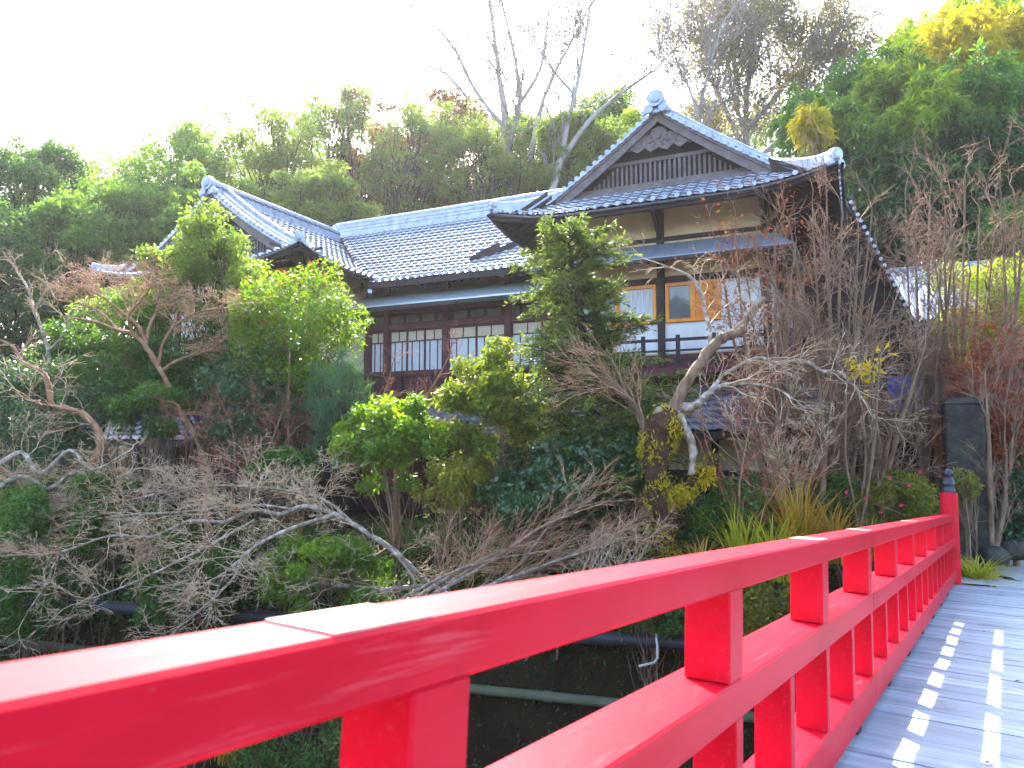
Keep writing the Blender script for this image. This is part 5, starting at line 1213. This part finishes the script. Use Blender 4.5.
def yellow_spray():
    r = stemmed('yellow_sapling', 'sapling with one spray of bright yellow leaves before the blue cloth', 'tree', [(858, 545)], [(858, 372), (872, 360), (848, 362), (880, 352)], 13.4, 'bark', 'twig_brown', dict(CB, kids=[2, 2, 2]), .6, 124, 1, .3, 3)
    rng = np.random.default_rng(6); P = []
    for x, y, k in ((852, 362, 14), (866, 366, 22), (862, 374, 14), (878, 360, 10), (874, 370, 16), (884, 350, 6), (872, 384, 6), (866, 394, 4), (856, 370, 10)):
        c = at(x, y, 13.4); P.append(np.array(c) + rng.normal(size=(k, 3)) * .06)
    leaf_mesh('leaves', np.concatenate(P), .15, .3, M['l_yellow'], r, rng, r.location, hang=.5, up=.1)
yellow_spray()
# grass tufts
def tuft(x, yb, Y, h, spread, n, gm, label, seed, w=.015):
    rg = random.Random(seed); v = at(x, yb, Y); b = Vector((v.x, Y, hz(v.x, Y))); b.z = max(b.z, v.z - .25)
    r = thing('grass_tuft', label, 'grass', b, 'grass tufts on the bank')
    V = []; Fq = []
    for i in range(n):
        a = rg.uniform(0, 2 * math.pi); L = h * rg.uniform(.5, 1.1); out = spread * rg.uniform(.2, 1.1); o = Vector((rg.gauss(0, .09), rg.gauss(0, .09), 0))
        d = Vector((math.cos(a), math.sin(a), 0)); s = Vector((-d.y, d.x, 0)) * w * rg.uniform(.6, 1.2); droop = rg.uniform(.3, 1.1)
        k0 = len(V); K = 8
        for k in range(K + 1):
            t = k / K; p = o + d * out * t ** 1.6 + Vector((0, 0, L * (t - droop * .55 * t ** 3))); ww = (1 - t ** 2) + .02
            V += [p - s * ww, p + s * ww]
        for k in range(K): q = k0 + 2 * k; Fq.append((q, q + 1, q + 3, q + 2))
    mesh_np('blades', [tuple(p) for p in V], Fq, M[gm], r, True)
tuft(742, 575, 12.5, 2.0, .9, 130, 'grass_g', 'pale green and yellow grass tuft right of the mossy trunk', 131)
tuft(700, 570, 12.2, 1.15, .9, 100, 'grass_y', 'arching straw yellow grass at the foot of the mossy trunk', 132)
tuft(800, 555, 12.8, 2.3, 1.2, 210, 'grass_y', 'tall orange brown grass tuft behind the handrail', 133)
tuft(832, 548, 12.9, 1.5, 1.0, 130, 'grass_y', 'orange grass tuft left of the azalea mound', 134)
tuft(868, 545, 12.7, .95, .7, 90, 'grass_g', 'yellow green grass tuft in front of the azalea mound', 135)
tuft(776, 565, 12.3, 1.5, .8, 120, 'grass_g', 'green grass tuft between the two tall tufts', 136)
tuft(978, 574, 12.6, .8, .85, 190, 'grass_g', 'yellow green grass tuft right of the bridge end post', 137)
tuft(230, 745, 12.0, .6, .5, 60, 'grass_y', 'dry grass low on the bank below the near end of the rail', 138)
tuft(748, 625, 12.0, .5, .5, 60, 'grass_y', 'dry grass tuft seen through the gap left of the second block', 139)
# pink flowers of the azalea
fl = None
for i, (x, y) in enumerate(((890, 478), (909, 485), (866, 498), (881, 512), (901, 505), (936, 515), (846, 492), (920, 472))):
    c = at(x, y, 13.1)
    if fl is None:
        V = []; Fq = []
        for ring, (rad, tilt) in enumerate(((.036, .5), (.026, .9))):
            for k in range(6):
                a = 2 * math.pi * k / 6 + ring * .5; n0 = len(V); d = np.array([math.cos(a), math.sin(a) * .3 - .3, math.sin(a)]); s = np.array([-math.sin(a), 0, math.cos(a)])
                V += [(0, 0, 0), tuple(d * rad * .6 + s * rad * .4), tuple(d * rad), tuple(d * rad * .6 - s * rad * .4)]; Fq.append((n0, n0 + 1, n0 + 2, n0 + 3))
        fl = mesh_np('flower', V, Fq, M['flower']); o = fl
        tag(fl, 'pink flower among the azalea leaves left of the bridge end post', 'flower', 'pink flowers on the azalea')
    else:
        o = fl.copy(); col.objects.link(o)
    o.location = c; o.rotation_euler = (0, i * 1.3, 0)

# ------------------------------------------------------------------ undergrowth and litter on the ground
def scatter(name, n, size, wid, lm, seed, x0, x1, y0, y1, lift, up, cond=None):
    rng = np.random.default_rng(seed); X = rng.uniform(x0, x1, n); Y = rng.uniform(y0, y1, n)
    f = Y - (12.1 - .239 * (X - 2.56)); dX = X; la = X * BLAT.x + Y * BLAT.y; ss = X * .5524 + Y * .8336; keep = (f > -.05) & ~((la > -.95 - .02 * (ss - 14)) & (la < 3.6) & (ss > 13.4)) & (np.abs(X) < Y * .78 + 1)
    if cond is not None: keep &= cond(X, Y, f, rng)
    X, Y = X[keep], Y[keep]; Z = hgt(X, Y) + np.abs(rng.normal(size=len(X))) * lift
    tag(leaf_mesh(name, np.stack([X, Y, Z], 1), size, wid, M[lm], None, rng, up=up), kind='stuff')
def clump(X, Y, f, rng): return (np.sin(X * 2.1 + 1.3 * np.sin(Y * 1.7)) + np.sin(Y * 2.7 + X) + rng.normal(size=len(X)) * .5) > -.2
scatter('undergrowth', 110000, .085, .5, 'l_under', 201, -16, 14, 10, 20, .16, .4, clump)
scatter('leaf_litter', 90000, .07, .6, 'litter', 202, -16, 14, 10, 22, .02, 1.5)
scatter('bank_plants', 60000, .09, .4, 'l_cam', 203, -14, 8, 10, 16.5, .12, .3, lambda X, Y, f, r: f < 2.2)

# ------------------------------------------------------------------ pipes, pillar, path and small things
def pipe(name, label, a, b, rad, m, bracket=None):
    A, B = at(*a), at(*b); r = thing(name, label, 'pipe', A)
    q = MB(); n = 14; pts = [(A.lerp(B, i / n) - A) for i in range(n + 1)]; q.tube(pts, rad, 14); q.build('pipe_run', M[m], r)
    for i in (3, 7, 11):
        q = MB(); c = pts[i]; t = (B - A).normalized(); q.tube([c - t * .07, c + t * .07], rad * 1.16, 14); q.build('collar', M[m], r)
    if bracket:
        c = at(*bracket) - A; q = MB(); q.tube([c + Vector((0, -.02, .22)), c + Vector((.0, -.12, .05)), c + Vector((0, -.12, -.12)), c + Vector((-.05, -.1, -.2)), c + Vector((-.3, -.1, -.26))], .022, 8); q.build('bracket', M['rust'], r)
pipe('drain_pipe', 'thick dark pipe running along the bank above the stream', (-40, 598, 15.6), (760, 648, 12.0), .12, 'pipe', (656, 648, 12.25))
pipe('mossy_pipe', 'thinner mossy pipe lower down the bank', (-40, 637, 16.0), (760, 718, 12.2), .085, 'pipe_moss')
def pillar():
    c = at(968, 545, 14.2); g = hz(c.x, c.y); zt = at(968, 399, 14.2).z - g
    r = thing('stone_pillar', 'dark weathered square pillar standing by the far end of the bridge', 'pillar', (c.x, c.y, g), rot=(0, 0, -.42))
    m = MB(); m.bbox(-.32, .32, -.32, .32, -.3, zt - .10, .03); m.build('shaft', M['stone'], r)
    m = MB(); m.hexa([(-.33, -.33, zt - .099), (.33, -.33, zt - .099), (.33, .33, zt - .099), (-.33, .33, zt - .099), (-.2, -.2, zt + .02), (.2, -.2, zt + .02), (.2, .2, zt + .02), (-.2, .2, zt + .02)]); m.build('cap', M['stone'], r)
pillar()
def path():
    # paving that carries on from the bridge deck up to the entrance
    V = []; Fq = []; n = 14
    for i in range(n + 1):
        s = 14.25 + i * .6
        for j, lat in enumerate((-.75, .3, 1.4, 2.6)):
            p = Bp(lat + .03 * i, s, 0); z = max(hz(p.x, p.y) + .03, Bp(0, 14.25, 0).z - .02 if i < 1 else hz(p.x, p.y) + .03)
            V.append((p.x, p.y, z))
    for i in range(n):
        for j in range(3): k = i * 4 + j; Fq.append((k, k + 1, k + 5, k + 4))
    tag(mesh_np('path', V, Fq, M['path'], None, True), kind='structure')
    r = thing('steel_plate', 'slightly bent grey steel sheet bridging the gap at the end of the deck', 'plate', Bp(.6, 14.25, .01))
    m = MB(); o = Bp(.6, 14.25, .01); q = []
    for i in range(8):
        for j in range(5):
            lat = -.75 + 3.0 * i / 7; s = 14.22 + .75 * j / 4 + .12 * math.sin(i * .8); p = Bp(lat, s, .02 + .05 * (j / 4) + .02 * math.sin(i * 1.9) * j / 4) - o; q.append(p)
    m.add(q, [(i * 5 + j, i * 5 + j + 5, i * 5 + j + 6, i * 5 + j + 1) for i in range(7) for j in range(4)], True)
    m.build('sheet', M['steel'], r)
path()
def rock(x, y, Y, rad, label, seed):
    rg = random.Random(seed); v = at(x, y, Y); g = hz(v.x, Y); m = MB(); n = 12; prof = []
    V = []; 
    for i in range(7):
        a = math.pi * i / 6
        for k in range(n):
            b = 2 * math.pi * k / n; q = 1 + .22 * math.sin(k * 1.7 + seed) * math.sin(a) + rg.uniform(-.09, .09)
            V.append((rad * q * math.sin(a) * math.cos(b), rad * q * math.sin(a) * math.sin(b) * .8, rad * .62 * math.cos(a) * q))
    m.add(V, [(i * n + k, (i + 1) * n + k, (i + 1) * n + (k + 1) % n, i * n + (k + 1) % n) for i in range(6) for k in range(n)], True)
    o = m.build('rock', M['stone'], None); o.location = (v.x, Y, max(g + rad * .25, v.z)); tag(o, label, 'rock', 'rocks around the garden')
rock(992, 556, 13.6, .28, 'grey rock behind the grass tuft right of the bridge end post', 1)
rock(1012, 548, 14.2, .35, 'low dark rock at the right edge beside the path', 2)
def tap():
    c = at(783, 612, 12.2); g = hz(c.x, c.y); r = thing('standpipe', 'small dark standpipe on the bank behind the second rail block', 'standpipe', (c.x, c.y, g)); h = max(.4, at(783, 597, 12.2).z - g)
    m = MB(); m.lathe([(.06, 0), (.05, .05), (.045, h * .7), (.06, h * .75), (.07, h * .82), (.05, h * .9), (.055, h * .96), (.0, h)], 12); m.build('body', M['cap'], r)
    m = MB(); m.tube([(0, 0, h * .8), (.1, 0, h * .82), (.15, 0, h * .74)], .018, 8); m.build('spout', M['rust'], r)
tap()
def sign():
    c = at(335, 464, 14.9); g = hz(c.x, c.y); r = thing('garden_sign', 'tiny pale blue sign on a stake left of the round green shrub', 'sign', (c.x, c.y, g)); h = c.z - g
    m = MB(); m.bbox(-.055, .055, -.012, .012, h - .09, h + .11, .004); m.build('board', M['signblue'], r)
    m = MB(); m.tube([(0, .02, -.2), (0, .02, h)], .014, 6); m.build('stake', M['dark_wood'], r)
M['signblue'] = mat('pale blue enamel', [(.35, .50, .68), (.45, .6, .75)], 5, .4)
sign()
def lamp():
    c = at(828, 449, 15.5); g = hz(c.x, c.y); r = thing('garden_lamp', 'small white garden lamp in front of the dark ground floor', 'lamp', (c.x, c.y, g)); h = c.z - g
    m = MB(); m.lathe([(.03, 0), (.025, h - .06), (.04, h - .05)], 10); m.build('pole', M['cap'], r)
    m = MB(); m.lathe([(.05, h - .049), (.11, h), (.13, h + .05), (.02, h + .08)], 14); m.build('shade', M['white'], r)
lamp()

# ------------------------------------------------------------------ the bright winter haze in the air
def haze():
    m = bpy.data.materials.new('haze'); m.use_nodes = True; n = m.node_tree; n.nodes.clear()
    o = n.nodes.new('ShaderNodeOutputMaterial'); v = n.nodes.new('ShaderNodeVolumePrincipled')
    v.inputs['Color'].default_value = (.93, .95, 1, 1); v.inputs['Density'].default_value = HAZE; v.inputs['Anisotropy'].default_value = .6
    n.links.new(v.outputs[0], o.inputs['Volume'])
    q = MB(); q.box(-112, 112, -42, 152, -9, 52); tag(q.build('haze', m), kind='stuff')
HAZE = .0003
haze()
sc.cycles.volume_bounces = 1
